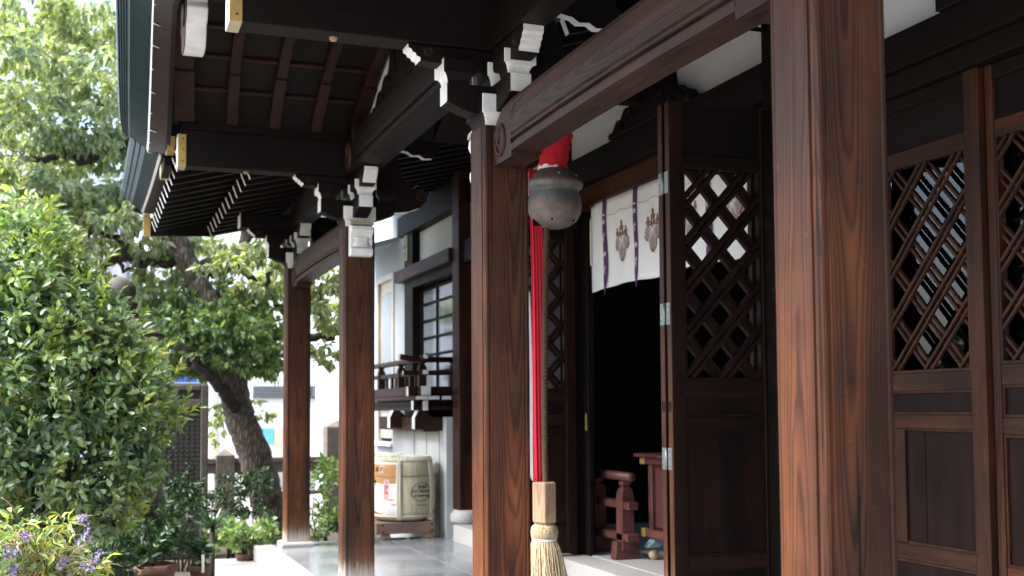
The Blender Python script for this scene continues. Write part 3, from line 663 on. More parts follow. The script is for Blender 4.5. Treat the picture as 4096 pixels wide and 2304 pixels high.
# ================================================================== hall front
def lattice(parent, plane, c0, u0, u1, v0, v1, sgn, mat, pitch=.237, slope=1.08, gap=.047, bw=.017, dep=(.042, .036)):
    """pairs of diagonal bars in two layers; plane 'X' -> (X=c0, u=Y), 'Y' -> (Y=c0, u=X); sgn = direction of depth away from the viewer"""
    um = (u0 + u1) / 2
    for layer, s in (((0, 1), (1, -1)) if plane == 'Y' else ((0, -1), (1, 1))):
        m = s * slope; d0 = c0 + sgn * (0 if layer == 0 else dep[0] + .001); d1 = d0 + sgn * dep[layer]
        k = -14
        while k < 14:
            for off in (-gap / 2, gap / 2):
                # line: v = m*(u - uk) + v0
                uk = um + k * pitch + off
                ulo, uhi = u0, u1
                ua, ub = sorted((uk, uk + (v1 - v0) / m))
                a, b = max(ulo, ua), min(uhi, ub)
                if b - a < .02: continue
                pa, pb_ = (a, v0 + m * (a - uk)), (b, v0 + m * (b - uk))
                L = math.hypot(pb_[0] - pa[0], pb_[1] - pa[1]); nx, nz = -(pb_[1] - pa[1]) / L * bw / 2, (pb_[0] - pa[0]) / L * bw / 2
                q = [(pa[0] + nx, pa[1] + nz), (pb_[0] + nx, pb_[1] + nz), (pb_[0] - nx, pb_[1] - nz), (pa[0] - nx, pa[1] - nz)]
                mb = MB(); mb.prism(q, plane, d0, d1); mb.build('lattice_bar', mat, parent, fixn=True)
            k += 1
def sbox(plane, c0, c1, u0, u1, z0, z1):
    mb = MB(); c0, c1 = min(c0, c1), max(c0, c1)
    return mb.box(c0, c1, u0, u1, z0, z1) if plane == 'X' else mb.box(u0, u1, c0, c1, z0, z1)
def panel_door(name, plane, c0, sgn, u0, u1, z0, z1, zs, label=None, FW=None, stile=.085, lat=True, th=.05, edge_mats=True, ua='X'):
    """frame-and-panel door: front face at c0, depth th towards sgn. zs = (lattice top, lattice bottom, rail, small panel bottom, rail, big panel bottom, rail)"""
    FW = FW or DOORW; c1 = c0 + sgn * th; zt, zl, a1, a2, a3, a4, a5 = zs; e = .003
    core = sbox(plane, c0 + sgn * .022, c0 + sgn * .032, u0 + .03, u1 - .03, z0 + .02, zl - .01)
    o = core.build(name, PANW['Z'], H)
    if label: o['label'] = label
    for ua_, ub_ in ((u0, u0 + stile), (u1 - stile, u1)): sbox(plane, c0, c1, ua_, ub_, z0, z1).build('stile', FW['Z'], o, .003)
    W_ = FW['X'] if plane == 'Y' else FW['Y']
    for lo, hi in ((zt, zt + .07), (a1, zl), (a3, a2), (a5, a4), (z0, z0 + .07), (z1 - .07, z1)):
        W_ = (DARKW if lo > zt - .01 and plane == 'Y' or lo > zt + .1 else FW)['X' if plane == 'Y' else 'Y']  # upper rails in darker wood: eave shade painted in by colour
        sbox(plane, c0 + sgn * e, c1 - sgn * e, u0 + stile + .001, u1 - stile - .001, lo, hi).build('rail', W_, o, .004)
    # inner mouldings round panels
    for lo, hi in ((a2, a1), (a4, a3), (z0 + .07, a5)):
        if hi - lo < .06: continue
        mb = MB(); w = .012; cc = (c0 + sgn * .010, c0 + sgn * .021)
        for p in ((u0 + stile, u0 + stile + w, lo, hi), (u1 - stile - w, u1 - stile, lo, hi), (u0 + stile + w, u1 - stile - w, lo, lo + w), (u0 + stile + w, u1 - stile - w, hi - w, hi)):
            t = sbox(plane, cc[0], cc[1], *p); mb.add(t.v, t.f)
        mb.build('panel_moulding', FW['Z'], o)
    sbox(plane, c0 + sgn * .02, c0 + sgn * .03, u0 + .03, u1 - .03, zt + .02, z1 - .02).build('top_panel', DARKW['Z'], o)  # near-black colour stands in for the shade under the eave
    for t_ in (.58,):
        uu = u0 + stile + (u1 - u0 - 2 * stile) * t_; sbox(plane, c0 + sgn * .0195, c0 + sgn * .0225, uu, uu + .003, a4 + .012, a3 - .012).build('board_joint', M['ink'], o)
    mb = MB()   # frame round the lattice
    for p in ((u0 + stile, u0 + stile + .014, zl, zt), (u1 - stile - .014, u1 - stile, zl, zt), (u0 + stile + .014, u1 - stile - .014, zl, zl + .014), (u0 + stile + .014, u1 - stile - .014, zt - .014, zt)):
        t = sbox(plane, c0 + sgn * .006, c0 + sgn * .046, *p); mb.add(t.v, t.f)
    mb.build('lattice_frame', FW['Z'], o)
    if lat: lattice(o, plane, c0 + sgn * .006, u0 + stile + .014, u1 - stile - .014, zl + .014, zt - .014, sgn, FW['Z'], **(dict(bw=.025, gap=.052) if plane == 'Y' else dict(bw=.0140, dep=(.014, .022))))
    return o
ZS = (2.785, 1.54, 1.447, 1.331, 1.253, .534, .45)
# folded-open door leaves (two on each side of the doorway)
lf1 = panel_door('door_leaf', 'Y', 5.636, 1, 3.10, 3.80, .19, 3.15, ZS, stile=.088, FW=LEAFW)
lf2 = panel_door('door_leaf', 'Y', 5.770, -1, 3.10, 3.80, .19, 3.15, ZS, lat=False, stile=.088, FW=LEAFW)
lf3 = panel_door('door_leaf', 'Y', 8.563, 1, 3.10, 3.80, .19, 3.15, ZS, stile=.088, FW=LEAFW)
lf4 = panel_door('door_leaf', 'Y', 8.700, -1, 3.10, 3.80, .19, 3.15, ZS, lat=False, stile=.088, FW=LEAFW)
def hinge(par, z):
    mb = MB(); mb.box(3.094, 3.0985, 5.646, 5.688, z, z + .125); mb.box(3.094, 3.0985, 5.717, 5.760, z, z + .125)
    mb.tube([(3.090, 5.7025, z), (3.090, 5.7025, z + .125)], .0085, 8)
    for yy in (5.660, 5.745):
        for q in (.02, .06, .10): mb.box(3.0925, 3.0942, yy, yy + .006, z + q, z + q + .006, 1)
    mb.build('hinge', [M['steel'], M['ink']], par)
for z in (2.62, 1.86, 1.03, .21): hinge(lf1, z)
for par, ya, yb in ((lf1, 5.637, 5.685), (lf2, 5.721, 5.769)): MB().box(3.0985, 3.1005, ya, yb, .19, 3.15).build('worn_edge', POSTW['Z'], par)
for z in (1.36,):
    for y in (5.65, 5.73): MB().box(3.0965, 3.0995, y, y + .008, z, z + .06).build('mortise_wedge', M['ink'], lf1)
    for y in (5.668, 5.748): MB().box(3.0965, 3.0995, y, y + .008, z, z + .06).build('mortise_wedge', M['ink'], lf1)
# jambs, lintel, nageshi, plaster above
for y0, y1 in ((5.50, 5.72), (8.62, 8.84)): beam('door_jamb', 3.80, 3.99, y0, y1, STEP, 3.05, DARKW['Z'])
sd = beam('sliding_door_edge', 3.88, 3.92, 8.50, 8.62, STEP, 3.0, DARKW['Z'])
MB().box(3.877, 3.881, 8.53, 8.555, 1.20, 1.34).build('finger_pull', M['gold'], sd)
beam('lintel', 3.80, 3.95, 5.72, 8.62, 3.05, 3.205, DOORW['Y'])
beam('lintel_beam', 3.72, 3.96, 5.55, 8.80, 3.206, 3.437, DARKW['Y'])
MB().box(3.84, 3.90, 5.55, 8.695, 3.437, 4.3).build('plaster_panel', M['plaster'], H)
for y in (8.72, 5.40): beam('hall_pillar', 3.72, 3.98, y - .02, y + .22, 2.9 if y > 6 else STEP, 4.3, DARKW['Z'])
frog_leg(3.70, 3.838, 7.07, 3.437, .62, .33, DARKW['Z'])
# ---- right bay: two lattice screens
ZR = (2.60, 1.547, 1.458, 1.341, 1.272, .70, .62)
s1 = panel_door('lattice_screen', 'X', XF, 1, 4.012, 4.78, .20, 2.95, ZR, stile=.09, th=.05)
sbox('X', XF + .004, XF + .02, 4.575, 4.70, .702, 1.27).build('inner_stile', DOORW['Z'], s1, .003)
s2 = panel_door('lattice_screen', 'X', XF + .03, 1, 3.25, 4.0, .20, 2.95, (2.62, 1.57, 1.475, 1.33, 1.25, .66, .58), stile=.045, th=.05)
s3 = panel_door('lattice_screen', 'X', XF, 1, 4.80, 5.37, .20, 2.95, ZR, stile=.09)
s4 = panel_door('lattice_screen', 'X', XF, 1, 2.46, 3.235, .20, 2.95, ZR, stile=.09)
MB().box(3.84, 3.90, -1.0, 2.44, STEP, 4.3).build('board_wall', PANW['Z'], H)
beam('hall_pillar', 3.72, 3.98, 2.2, 2.44, STEP, 4.3, DARKW['Z'])
for y0, y1 in ((3.3, 3.98), (4.03, 4.76), (4.82, 5.36)): MB().box(XF + .10, XF + .104, y0, y1, 1.5, 2.7).build('glass_pane', M['glass'], H)
beam('lintel', 3.78, 3.95, 2.442, 5.38, 2.952, 3.06, DARKW['Y'])
beam('lintel_beam', 3.74, 3.96, 2.442, 5.38, 3.062, 3.243, DARKW['Y'])
MB().box(3.84, 3.90, 4.16, 5.38, 3.243, 4.3).build('plaster_panel', M['plaster'], H)
beam('hall_pillar', 3.72, 3.98, 3.93, 4.158, 3.245, 4.3, DARKW['Z'])
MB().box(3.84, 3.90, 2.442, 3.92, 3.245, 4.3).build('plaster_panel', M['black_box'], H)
beam('sill_beam', 3.80, 3.96, 2.442, 5.38, STEP, .20, DARKW['Y'])
# ---- left bay wall (mostly behind post B) and corner pillar
MB().box(3.84, 3.90, 8.85, 11.42, STEP, 2.95).build('board_wall', PANW['Z'], H)
MB().box(3.84, 3.90, 8.95, 11.42, 3.20, 3.62).build('plaster_panel', M['plaster'], H)
MB().box(3.80, 3.90, 8.95, 11.42, 3.622, 4.3).build('board_wall', DARKW['Y'], H)
beam('lintel_beam', 3.74, 3.96, 8.85, 11.45, 2.96, 3.2, DARKW['Y'])
cp = MB(); cp.box(3.70, 3.93, 11.42, 11.66, .30, 4.2); cp_o = cp.build('hall_pillar', DOORW['Z'], H, .006)
bsz = MB(); bsz.lathe([(.15, STEP), (.175, STEP + .03), (.17, STEP + .10), (.13, STEP + .145)], (3.80, 11.50), 20); bsz.build('base_stone', M['granite'], cp_o)
# ---- interior shell
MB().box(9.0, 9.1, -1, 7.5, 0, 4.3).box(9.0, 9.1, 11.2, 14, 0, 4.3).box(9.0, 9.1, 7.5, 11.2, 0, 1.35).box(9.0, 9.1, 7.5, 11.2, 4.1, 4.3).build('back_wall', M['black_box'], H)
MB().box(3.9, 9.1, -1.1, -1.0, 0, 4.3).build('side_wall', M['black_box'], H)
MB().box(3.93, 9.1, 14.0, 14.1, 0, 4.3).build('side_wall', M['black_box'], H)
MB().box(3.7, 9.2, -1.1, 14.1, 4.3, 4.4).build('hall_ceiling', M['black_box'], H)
for k in range(4):
    y = 7.5 + k * .925 + .02
    w_ = MB().box(9.02, 9.06, y, y + .885, 1.40, 4.05).build('window_pane', M['glass'], H)
    beam('window_bar', 9.0, 9.08, y + .885, y + .925, 1.35, 4.1, DARKW['Z'])
for z in (2.0, 2.75, 3.5): beam('window_bar', 9.0, 9.07, 7.5, 11.2, z, z + .03, DARKW['Y'])
pw = MB().box(3.96, 7.0, 10.8, 10.88, STEP, 4.3).build('partition_wall', M['black_box'], H)
em, ent, eb = newmat('lit_paper_window'); eb.inputs['Base Color'].default_value = (.5, .5, .52, 1); eb.inputs['Emission Color'].default_value = (.8, .85, .9, 1); eb.inputs['Emission Strength'].default_value = .10
for i in range(2):
    for j in range(4): MB().box(4.84 + i * .072, 4.90 + i * .072, 10.785, 10.80, 1.62 + j * .092, 1.70 + j * .092).build('lit_pane', em, pw)
# big hall roof with its white-tipped rafters over the porch
MB().prism([(2.6, 3.95), (9.5, 6.6), (9.5, 6.9), (2.5, 4.15)], 'Y', -2.0, 14.6).build('hall_roof', M['copper'], H, fixn=True)
r3 = rafter(10.6, 2.80, 3.83, 4.6, .30, .028, .05)
for k in range(1, 22): copy_tree(r3, (0, -.294 * k, 0), H)
beam('bell_beam', 2.11, 3.70, YM - .06, YM + .06, 3.58, 3.72, DARKW['X'])
# carved cloud boards on the hall side of posts B and C
for y in (YB, YC):
    pr = [(2.11, 3.25), (2.11, 3.02), (2.25, 2.98), (2.42, 3.00), (2.52, 3.04), (2.575, 3.10), (2.58, 3.15), (2.55, 3.185), (2.50, 3.18), (2.43, 3.22), (2.36, 3.30), (2.34, 3.40), (2.30, 3.48), (2.11, 3.5)]
    mb = MB(); mb.prism(pr, 'Y', y - .045, y + .045, 0, sm=[0, 1, 1, 1, 1, 0, 0, 0, 0, 0, 0, 0, 0, 0]); o = mb.build('cloud_board', [DARKW['X'], M['white']], H, fixn=True)
    MB().tube(spiral_pts((2.53, y - .047, 3.135), .05, .012, 1.8, 'XZ', n=30), .007, 5).build('scroll_carving', BEAMW['X'], o)
    pr = [(2.30, 3.52), (2.42, 3.50), (2.46, 3.475), (2.52, 3.48), (2.56, 3.455), (2.63, 3.46), (2.68, 3.50), (2.70, 3.56), (2.66, 3.66), (2.30, 3.7)]
    mb = MB(); mb.prism(pr, 'Y', y - .03, y + .03, 0, sm=[1, 1, 1, 1, 1, 1, 1, 0, 0, 0]); mb.build('cloud_board', [DARKW['X'], M['white']], H, fixn=True)
# ---- wing with the frosted window, balcony and concrete base
XW = 3.86
MB().box(3.64, 4.2, 11.70, 14.0, -.3, 1.30).build('concrete_base', M['concrete'], H)
for y in (11.95, 12.45, 12.98): MB().box(3.635, 3.6405, y, y + .008, -.02, 1.15).build('concrete_joint', M['bdark'], H)
beam('wing_lintel', 3.66, 3.95, 11.66, 14.0, 3.01, 3.158, BEAMW['Y'])
beam('wing_lintel', 3.74, 3.94, 11.66, 13.7, 2.90, 3.008, DARKW['Y'])
MB().box(3.84, 3.90, 11.66, 13.42, 3.158, 3.60).build('plaster_panel', M['plaster'], H)
beam('wing_beam', 3.70, 3.95, 11.66, 14.0, 3.602, 3.86, DARKW['Y'])
MB().box(3.80, 3.92, 11.66, 13.80, 3.862, 4.6).build('board_wall', DARKW['Y'], H)
wp = beam('wing_pillar', 3.74, 4.0, 13.42, 13.80, 1.30, 3.60, DARKW['Z'])
pl = MB(); pl.box(3.725, 3.739, 13.62, 13.79, 3.27, 3.60); pl_o = pl.build('name_plaque', M['cream'], wp, .012)
wf = beam('window_frame', 3.84, 3.92, 13.40, 13.62, 1.35, 2.90, DARKW['Z'])
NY, zrow = [11.98, 12.79, 13.42], [1.42, 1.63, 1.84, 2.05, 2.26, 2.47, 2.68, 2.86]
for ya, yb in zip(NY, NY[1:]):
    for za, zb_ in zip(zrow, zrow[1:]): MB().box(XW + .02, XW + .026, ya + .02, yb - .02, za + .015, zb_ - .015).build('window_pane', M['frost'], H)
for y in NY: beam('window_bar', XW, XW + .05, y - .025, y + .025, 1.35, 2.90, DARKW['Z'])
for z in zrow: beam('window_bar', XW + .004, XW + .045, 11.98, 13.42, z - .016, z + .016, DARKW['Y'])
MB().box(3.86, 3.95, 11.66, 11.96, 1.3, 2.9).build('board_wall', DARKW['Z'], H)
MB().box(3.90, 3.95, 11.96, 13.42, 1.3, 2.9).build('board_wall', M['black_box'], H)
WBAL = [BEAMW['Y'], M['white'], BEAMW['X']]
bal = MB().box(3.33, 3.86, 11.80, 14.0, 1.42, 1.47).build('balcony', DARKW['Y'], H)
def bb(name, x0, x1, y0, y1, z0, z1, fm=None, bev=.004): return MB().box(x0, x1, y0, y1, z0, z1, fm=fm or [0] * 6).build(name, WBAL, bal, bev)
EN = [1, 0, 1, 0, 0, 0]; EY = [0, 0, 1, 0, 0, 0]; EX = [1, 0, 0, 0, 0, 0]
bb('edge_beam', 3.36, 3.47, 11.70, 14.0, 1.535, 1.64, EY); bb('edge_beam', 3.25, 3.80, 11.83, 11.92, 1.532, 1.638, EX)
for x0, x1 in ((3.30, 3.425), (3.428, 3.565), (3.59, 3.70), (3.72, 3.84)): bb('floor_plank', x0, x1, 11.69, 14.0, 1.488, 1.531, EY)
bb('edge_beam', 3.30, 3.80, 11.80, 11.9, 1.38, 1.486, EX); bb('joist', 3.385, 3.445, 11.72, 14.0, 1.37, 1.485, EY)
for yb in (11.82, 12.9):
    pr = [(3.32, 1.17), (3.80, 1.14), (3.80, 1.30), (3.52, 1.30), (3.46, 1.36), (3.44, 1.378), (3.36, 1.378), (3.34, 1.34), (3.32, 1.30)]
    mb = MB(); mb.prism(pr, 'Y', yb, yb + .12, 0, sm=[0, 0, 0, 0, 0, 0, 1, 1, 1]); mb.build('bracket', WBAL, bal, .003, fixn=True)
bb('bracket_beam', 3.46, 3.80, 11.96, 14.0, 1.14, 1.30)
bb('rail', 3.385, 3.445, 11.71, 14.0, 1.765, 1.815, EY); bb('rail', 3.20, 3.83, 11.85, 11.90, 1.762, 1.812, EX)
for x, y in ((3.415, 11.87), (3.78, 11.87), (3.415, 12.75), (3.415, 13.7)):
    mb = MB(); mb.loft([[(x + sx * q, y + sy * q, z) for sx, sy in ((-1, -1), (1, -1), (1, 1), (-1, 1))] for q, z in ((.042, 1.64), (.042, 1.84), (.03, 1.875), (.02, 1.885), (.035, 1.895), (.035, 1.92))], smooth=False); mb.build('rail_post', WBAL, bal)
for y in (12.1, 12.3, 12.5, 12.95, 13.15, 13.4): bb('baluster', 3.40, 3.43, y, y + .03, 1.64, 1.765)
for k, pts in enumerate(([(3.415, 11.70, 1.968), (3.415, 11.82, 1.945), (3.415, 12.2, 1.935), (3.415, 14.0, 1.935)], [(3.165, 11.875, 1.965), (3.28, 11.875, 1.942), (3.45, 11.875, 1.935), (3.84, 11.875, 1.935)])):
    o = MB().tube(pts, .033, 12).build('hand_rail', BEAMW['Y'], bal)
    p = Vector(pts[0]); d = (Vector(pts[1]) - p).normalized(); MB().tube([p - d * .004, p + d * .001], .0335, 12).build('rail_end', M['white'], bal)
# grey annex wall behind with its door
an = thing('annex_building', 'pale grey rendered annex with a cream aluminium door behind the balcony', 'building', (4.4, 16, GZ))
MB().box(3.78, 4.6, 13.81, 14.45, GZ, 5.2).box(3.78, 4.6, 15.35, 20, GZ, 5.2).box(3.78, 4.6, 14.45, 15.35, 3.2, 5.2).box(3.78, 4.6, 14.45, 15.35, GZ, .95).build('wall', M['annex'], an)
dr = MB().box(3.80, 3.84, 14.50, 15.30, 1.0, 3.16).build('door', M['alu'], an)
MB().box(3.79, 3.80, 14.62, 15.18, 1.35, 2.98).build('pane', M['frost'], dr)
mb = MB(); mb.box(3.76, 3.82, 14.44, 14.52, .95, 3.22).box(3.76, 3.82, 15.28, 15.36, .95, 3.22).box(3.76, 3.82, 14.52, 15.28, 3.14, 3.22); mb.build('frame', M['alu'], dr)
MB().tube([(3.795, 14.60, 1.98), (3.74, 14.60, 1.98)], .02, 10).lathe([(.001, 0)] * 2, (0, 0), 3).build('handle', M['steel'], dr)
MB().box(3.70, 3.80, 14.40, 15.40, .90, .95).build('sill', M['bwhite'], dr)
MB().prism([(3.2, 5.0), (8, 6.2), (8, 6.4), (3.1, 5.25)], 'Y', 13.9, 20.4).build('roof', M['bdark'], an, fixn=True)
MB().prism([(3.3, 3.45), (3.78, 3.60), (3.78, 3.66), (3.3, 3.52)], 'Y', 14.2, 15.6).build('door_canopy', M['annex'], an, fixn=True)
# ================================================================== BELL, ROPE, CLOTHS
XB_ = 3.03
bell = thing('bell', 'round bronze suzu bell hanging under a red cloth wrap beside the porch beam', 'bell', (XB_, YM, 2.64))
prof = [(.001, 2.640), (.06, 2.644), (.11, 2.660), (.155, 2.695), (.182, 2.745), (.191, 2.80), (.184, 2.85), (.171, 2.888), (.166, 2.905), (.178, 2.912), (.194, 2.925), (.199, 2.945), (.194, 2.965), (.180, 2.978), (.170, 2.985), (.150, 3.02), (.115, 3.05), (.07, 3.068), (.045, 3.072), (.045, 3.10), (.03, 3.105), (.001, 3.106)]
bo = MB().lathe(prof, (XB_, YM), 56).build('bell_body', M['bell'], bell)
for a in (math.pi * 1.44, math.pi * 1.75): 
    p = (XB_ + .162 * math.cos(a), YM + .162 * math.sin(a), 3.004); MB().lathe([(.001, p[2] - .008), (.010, p[2] - .006), (.010, p[2] + .006), (.001, p[2] + .009)], p[:2], 8).build('rivet', M['steel'], bo)
mb = MB(); mb.box(XB_ - .165, XB_ + .165, YM - .006, YM + .006, 2.655, 2.70); mb.build('sound_slit', M['ink'], bo)
for a in (math.pi * 1.33, math.pi * 1.72):
    p = Vector((XB_ + .147 * math.cos(a), YM + .147 * math.sin(a), 2.685)); MB().lathe([(.001, p.z - .008), (.009, p.z - .004), (.009, p.z + .004), (.001, p.z + .008)], (p.x, p.y), 8).build('sound_hole', M['ink'], bo)
mb = MB(); MB().tube([(XB_, YM, 3.09), (XB_, YM, 3.60)], .022, 8).build('hanging_strap', M['steel'], bell)
wr = thing('cloth_wrap', 'bright red cloth wrapped round the hanger above the bronze bell', 'cloth', (XB_, YM, 3.08))
mb = MB(); rings = []
for i in range(15):
    t = i / 14; z = 3.055 + .33 * t; cx = XB_ - .015 + .075 * t ** 1.2; rx = .104 - .012 * t + .006 * math.sin(i * 2.1); ry = .085
    rings.append([(cx + rx * (1 + .05 * math.sin(k * 2.3 + i * 1.7)) * math.cos(2 * math.pi * k / 28), YM + ry * (1 + .06 * math.sin(k * 1.9 + i)) * math.sin(2 * math.pi * k / 28), z + .016 * math.sin(2 * math.pi * k / 28 + 1.0) + .03 * (1 - t) * math.cos(2 * math.pi * k / 28 + 2.6)) for k in range(28)])
mb.loft(rings, caps=False); wo = mb.build('wrap', M['red'], wr)
mb = MB(); r0 = rings[0]
mb.loft([[(XB_ - .015 + (p[0] - XB_ + .015) * q, YM + (p[1] - YM) * q, p[2] + dz) for p in r0] for q, dz in ((.99, .012), (1.02, -.010), (.95, -.014))], caps=False); mb.build('white_hem', M['cloth'], wr)
def cloth_strip(name, label, mat, top, bot, zt, zb_, w0, w1, folds, amp, yo):
    mb = MB(); n = 46; rings = []; nz = 26
    for i in range(nz + 1):
        t = i / nz; z = zt + (zb_ - zt) * t; cx = top + (bot - top) * t + .006 * math.sin(t * 5); w = w0 + (w1 - w0) * t
        fl_ = .35 + .65 * min(1, abs(t - .02) * 3)
        row = []
        for k in range(n):
            u = k / (n - 1) - .5; y = yo + amp * fl_ * math.sin(u * folds * 2 * math.pi + t * 1.4 + math.sin(t * 3) * .6) + amp * .5 * math.sin(u * folds * 3.7 * math.pi + 2)
            row.append((cx + u * w, YM + y, z + (.012 * math.sin(u * 9) if i == nz else 0)))
        rings.append(row)
    v = [p for r in rings for p in r]; f = [(i * n + k, i * n + k + 1, (i + 1) * n + k + 1, (i + 1) * n + k) for i in range(nz) for k in range(n - 1)]
    mb.add(v, f, 0, True); o = mb.build(name, mat); so = o.modifiers.new('thick', 'SOLIDIFY'); so.thickness = .003
    return tag(o, label, 'cloth')
cloth_strip('cloth_strip', 'long red pleated cloth hanging behind the bronze bell beside the rope', M['red'], 2.898, 2.942, 3.06, .860, .088, .112, 4.3, .0065, .05)
cloth_strip('cloth_strip', 'narrow white cloth strip hanging left of the long red cloth', M['cloth'], 2.848, 2.862, 2.2, .895, .034, .042, 3, .003, .07)
rp = thing('bell_rope', 'twisted brown bell rope with hexagonal wooden block and pale hemp tassel', 'rope', (2.93, YM, .1))
def twist(name, pts, r, strands, turns, mat, parent, seg=7, n=90):
    P = [Vector(p) for p in pts]; L = len(P) - 1
    def at(t): i = min(int(t * L), L - 1); q = t * L - i; return P[i].lerp(P[i + 1], q)
    for s in range(strands):
        q = []
        for i in range(n):
            t = i / (n - 1); c = at(t); d = (at(min(1, t + .01)) - at(max(0, t - .01))).normalized()
            a = d.cross(Vector((.2, .3, .1)).normalized() if abs(d.z) > .9 else Vector((0, 0, 1))).normalized(); b = d.cross(a)
            w = 2 * math.pi * (turns * t + s / strands); q.append(c + (a * math.cos(w) + b * math.sin(w)) * r * .55)
        MB().tube(q, r * .55, seg).build(name, mat, parent)
twist('rope_strand', [(2.975, YM + .02, 2.66), (2.962, YM + .03, 2.1), (2.952, YM + .03, 1.5), (2.948, YM + .02, 1.0), (2.945, YM, .87)], .021, 3, 30, M['rope'], rp, n=220)
cx = 2.932
hx = MB().loft([[(cx + q * math.cos(R(60 * k + 12)), YM + q * math.sin(R(60 * k + 12)), z) for k in range(6)] for q, z in ((.080, .600), (.089, .612), (.089, .872), (.082, .880))], smooth=False).build('hexagonal_block', PALEW['Z'], rp, .004)
mb = MB().lathe([(.04, .600), (.062, .592), (.082, .572), (.090, .545), (.088, .515), (.078, .492)][::-1], (cx, YM), 40)
tk = mb.build('tassel_head', M['hemp'], rp)
MB().lathe([(.083, .478), (.086, .482), (.086, .494), (.083, .497)], (cx, YM), 36).build('tassel_band', M['cloth'], rp)
rg_ = random.Random(3); mb = MB()
for k in range(620):
    a = rg_.uniform(0, 2 * math.pi); q = math.sqrt(rg_.random()); r0_ = .078 * (.75 + .25 * q); r1_ = (.175 if rg_.random() < .9 else .19) * (.45 + .55 * q); zb_ = rg_.uniform(.06, .13)
    pts = [(cx + (r0_ + (r1_ - r0_) * (t ** .75)) * math.cos(a + .15 * math.sin(t * 3 + k)), YM + (r0_ + (r1_ - r0_) * (t ** .75)) * math.sin(a + .1 * math.sin(t * 4 + k)), .49 + (zb_ - .49) * t) for t in (0, .15, .35, .6, .8, 1)]
    mb.tube(pts, .0036, 4, caps=False)
for k in range(150):
    a = rg_.uniform(0, 2 * math.pi); mb.tube([(cx + r * math.cos(a), YM + r * math.sin(a), z) for r, z in ((.05, .602), (.085, .575), (.093, .54), (.090, .51), (.080, .488))], .003, 4, caps=False)
stuff(mb.build('tassel_fibres', M['hemp'], rp))
# ------------------------------------------------------------------ text helper
def text_mesh(s, size):
    cu = bpy.data.curves.new('t', 'FONT'); cu.offset = size * .022; cu.body = s; cu.size = size; cu.align_x = 'CENTER'; cu.align_y = 'CENTER'; cu.resolution_u = 2
    o = bpy.data.objects.new('t', cu); COL.objects.link(o)
    dg = bpy.context.evaluated_depsgraph_get(); me = bpy.data.meshes.new_from_object(o.evaluated_get(dg))
    v = [tuple(q.co) for q in me.vertices]; f = [tuple(p.vertices) for p in me.polygons]
    bpy.data.objects.remove(o); bpy.data.curves.remove(cu); bpy.data.meshes.remove(me); return v, f
def put_text(s, size, fn, name, mat, parent):
    v, f = text_mesh(s, size)
    if not f: return
    mb = MB(); mb.add([fn(p[0], p[1]) for p in v], f); return mb.build(name, mat, parent)
fa = R(60 * 4 + 30 + 12); fd = Vector((math.cos(fa), math.sin(fa), 0)); fr_ = Vector((-math.sin(fa), math.cos(fa), 0))
for i, ch in enumerate('奉納'):
    put_text(ch, .045, lambda u, w, i=i: tuple(Vector((cx, YM, .79 - i * .095)) + fd * (.089 * math.cos(R(30)) + .0015) + fr_ * u + Vector((0, 0, w))), 'inscription', plain('faded_red_%d' % i, (.50, .17, .11), .8), hx)
# ================================================================== NOREN
nz_ = thing('noren_curtain', 'white noren curtain with brown paulownia crests and purple straps across the doorway', 'curtain', (3.83, 7.1, 2.34))
NX = 3.835
def nw(y, z): 
    d = (3.04 - z) / .7
    return NX + .020 * math.sin(y * 7.5) * d + .008 * math.sin(y * 19 + 2) * d + .010 * d
mb = MB(); ys_ = np.linspace(5.80, 8.30, 100); zs_ = np.linspace(2.34, 3.045, 16)
v = [(nw(y, z), y, z + (.012 * math.sin(y * 5.9) if z < 2.35 else 0) - (.025 if (y > 8.2 and z > 3.0) else 0) * (y - 8.2) * 10) for z in zs_ for y in ys_]
f = [(i * 100 + k, i * 100 + k + 1, (i + 1) * 100 + k + 1, (i + 1) * 100 + k) for i in range(15) for k in range(99)]
mb.add(v, f, 0, True); no = mb.build('cloth', M['cloth'], nz_); so = no.modifiers.new('thick', 'SOLIDIFY'); so.thickness = .003
MB().tube([(NX + .02, 5.75, 3.045), (NX + .02, 8.35, 3.045)], .012, 8).build('curtain_rod', PALEW['Y'], nz_)
STR = [8.026, 7.490, 6.955, 6.42, 5.90]
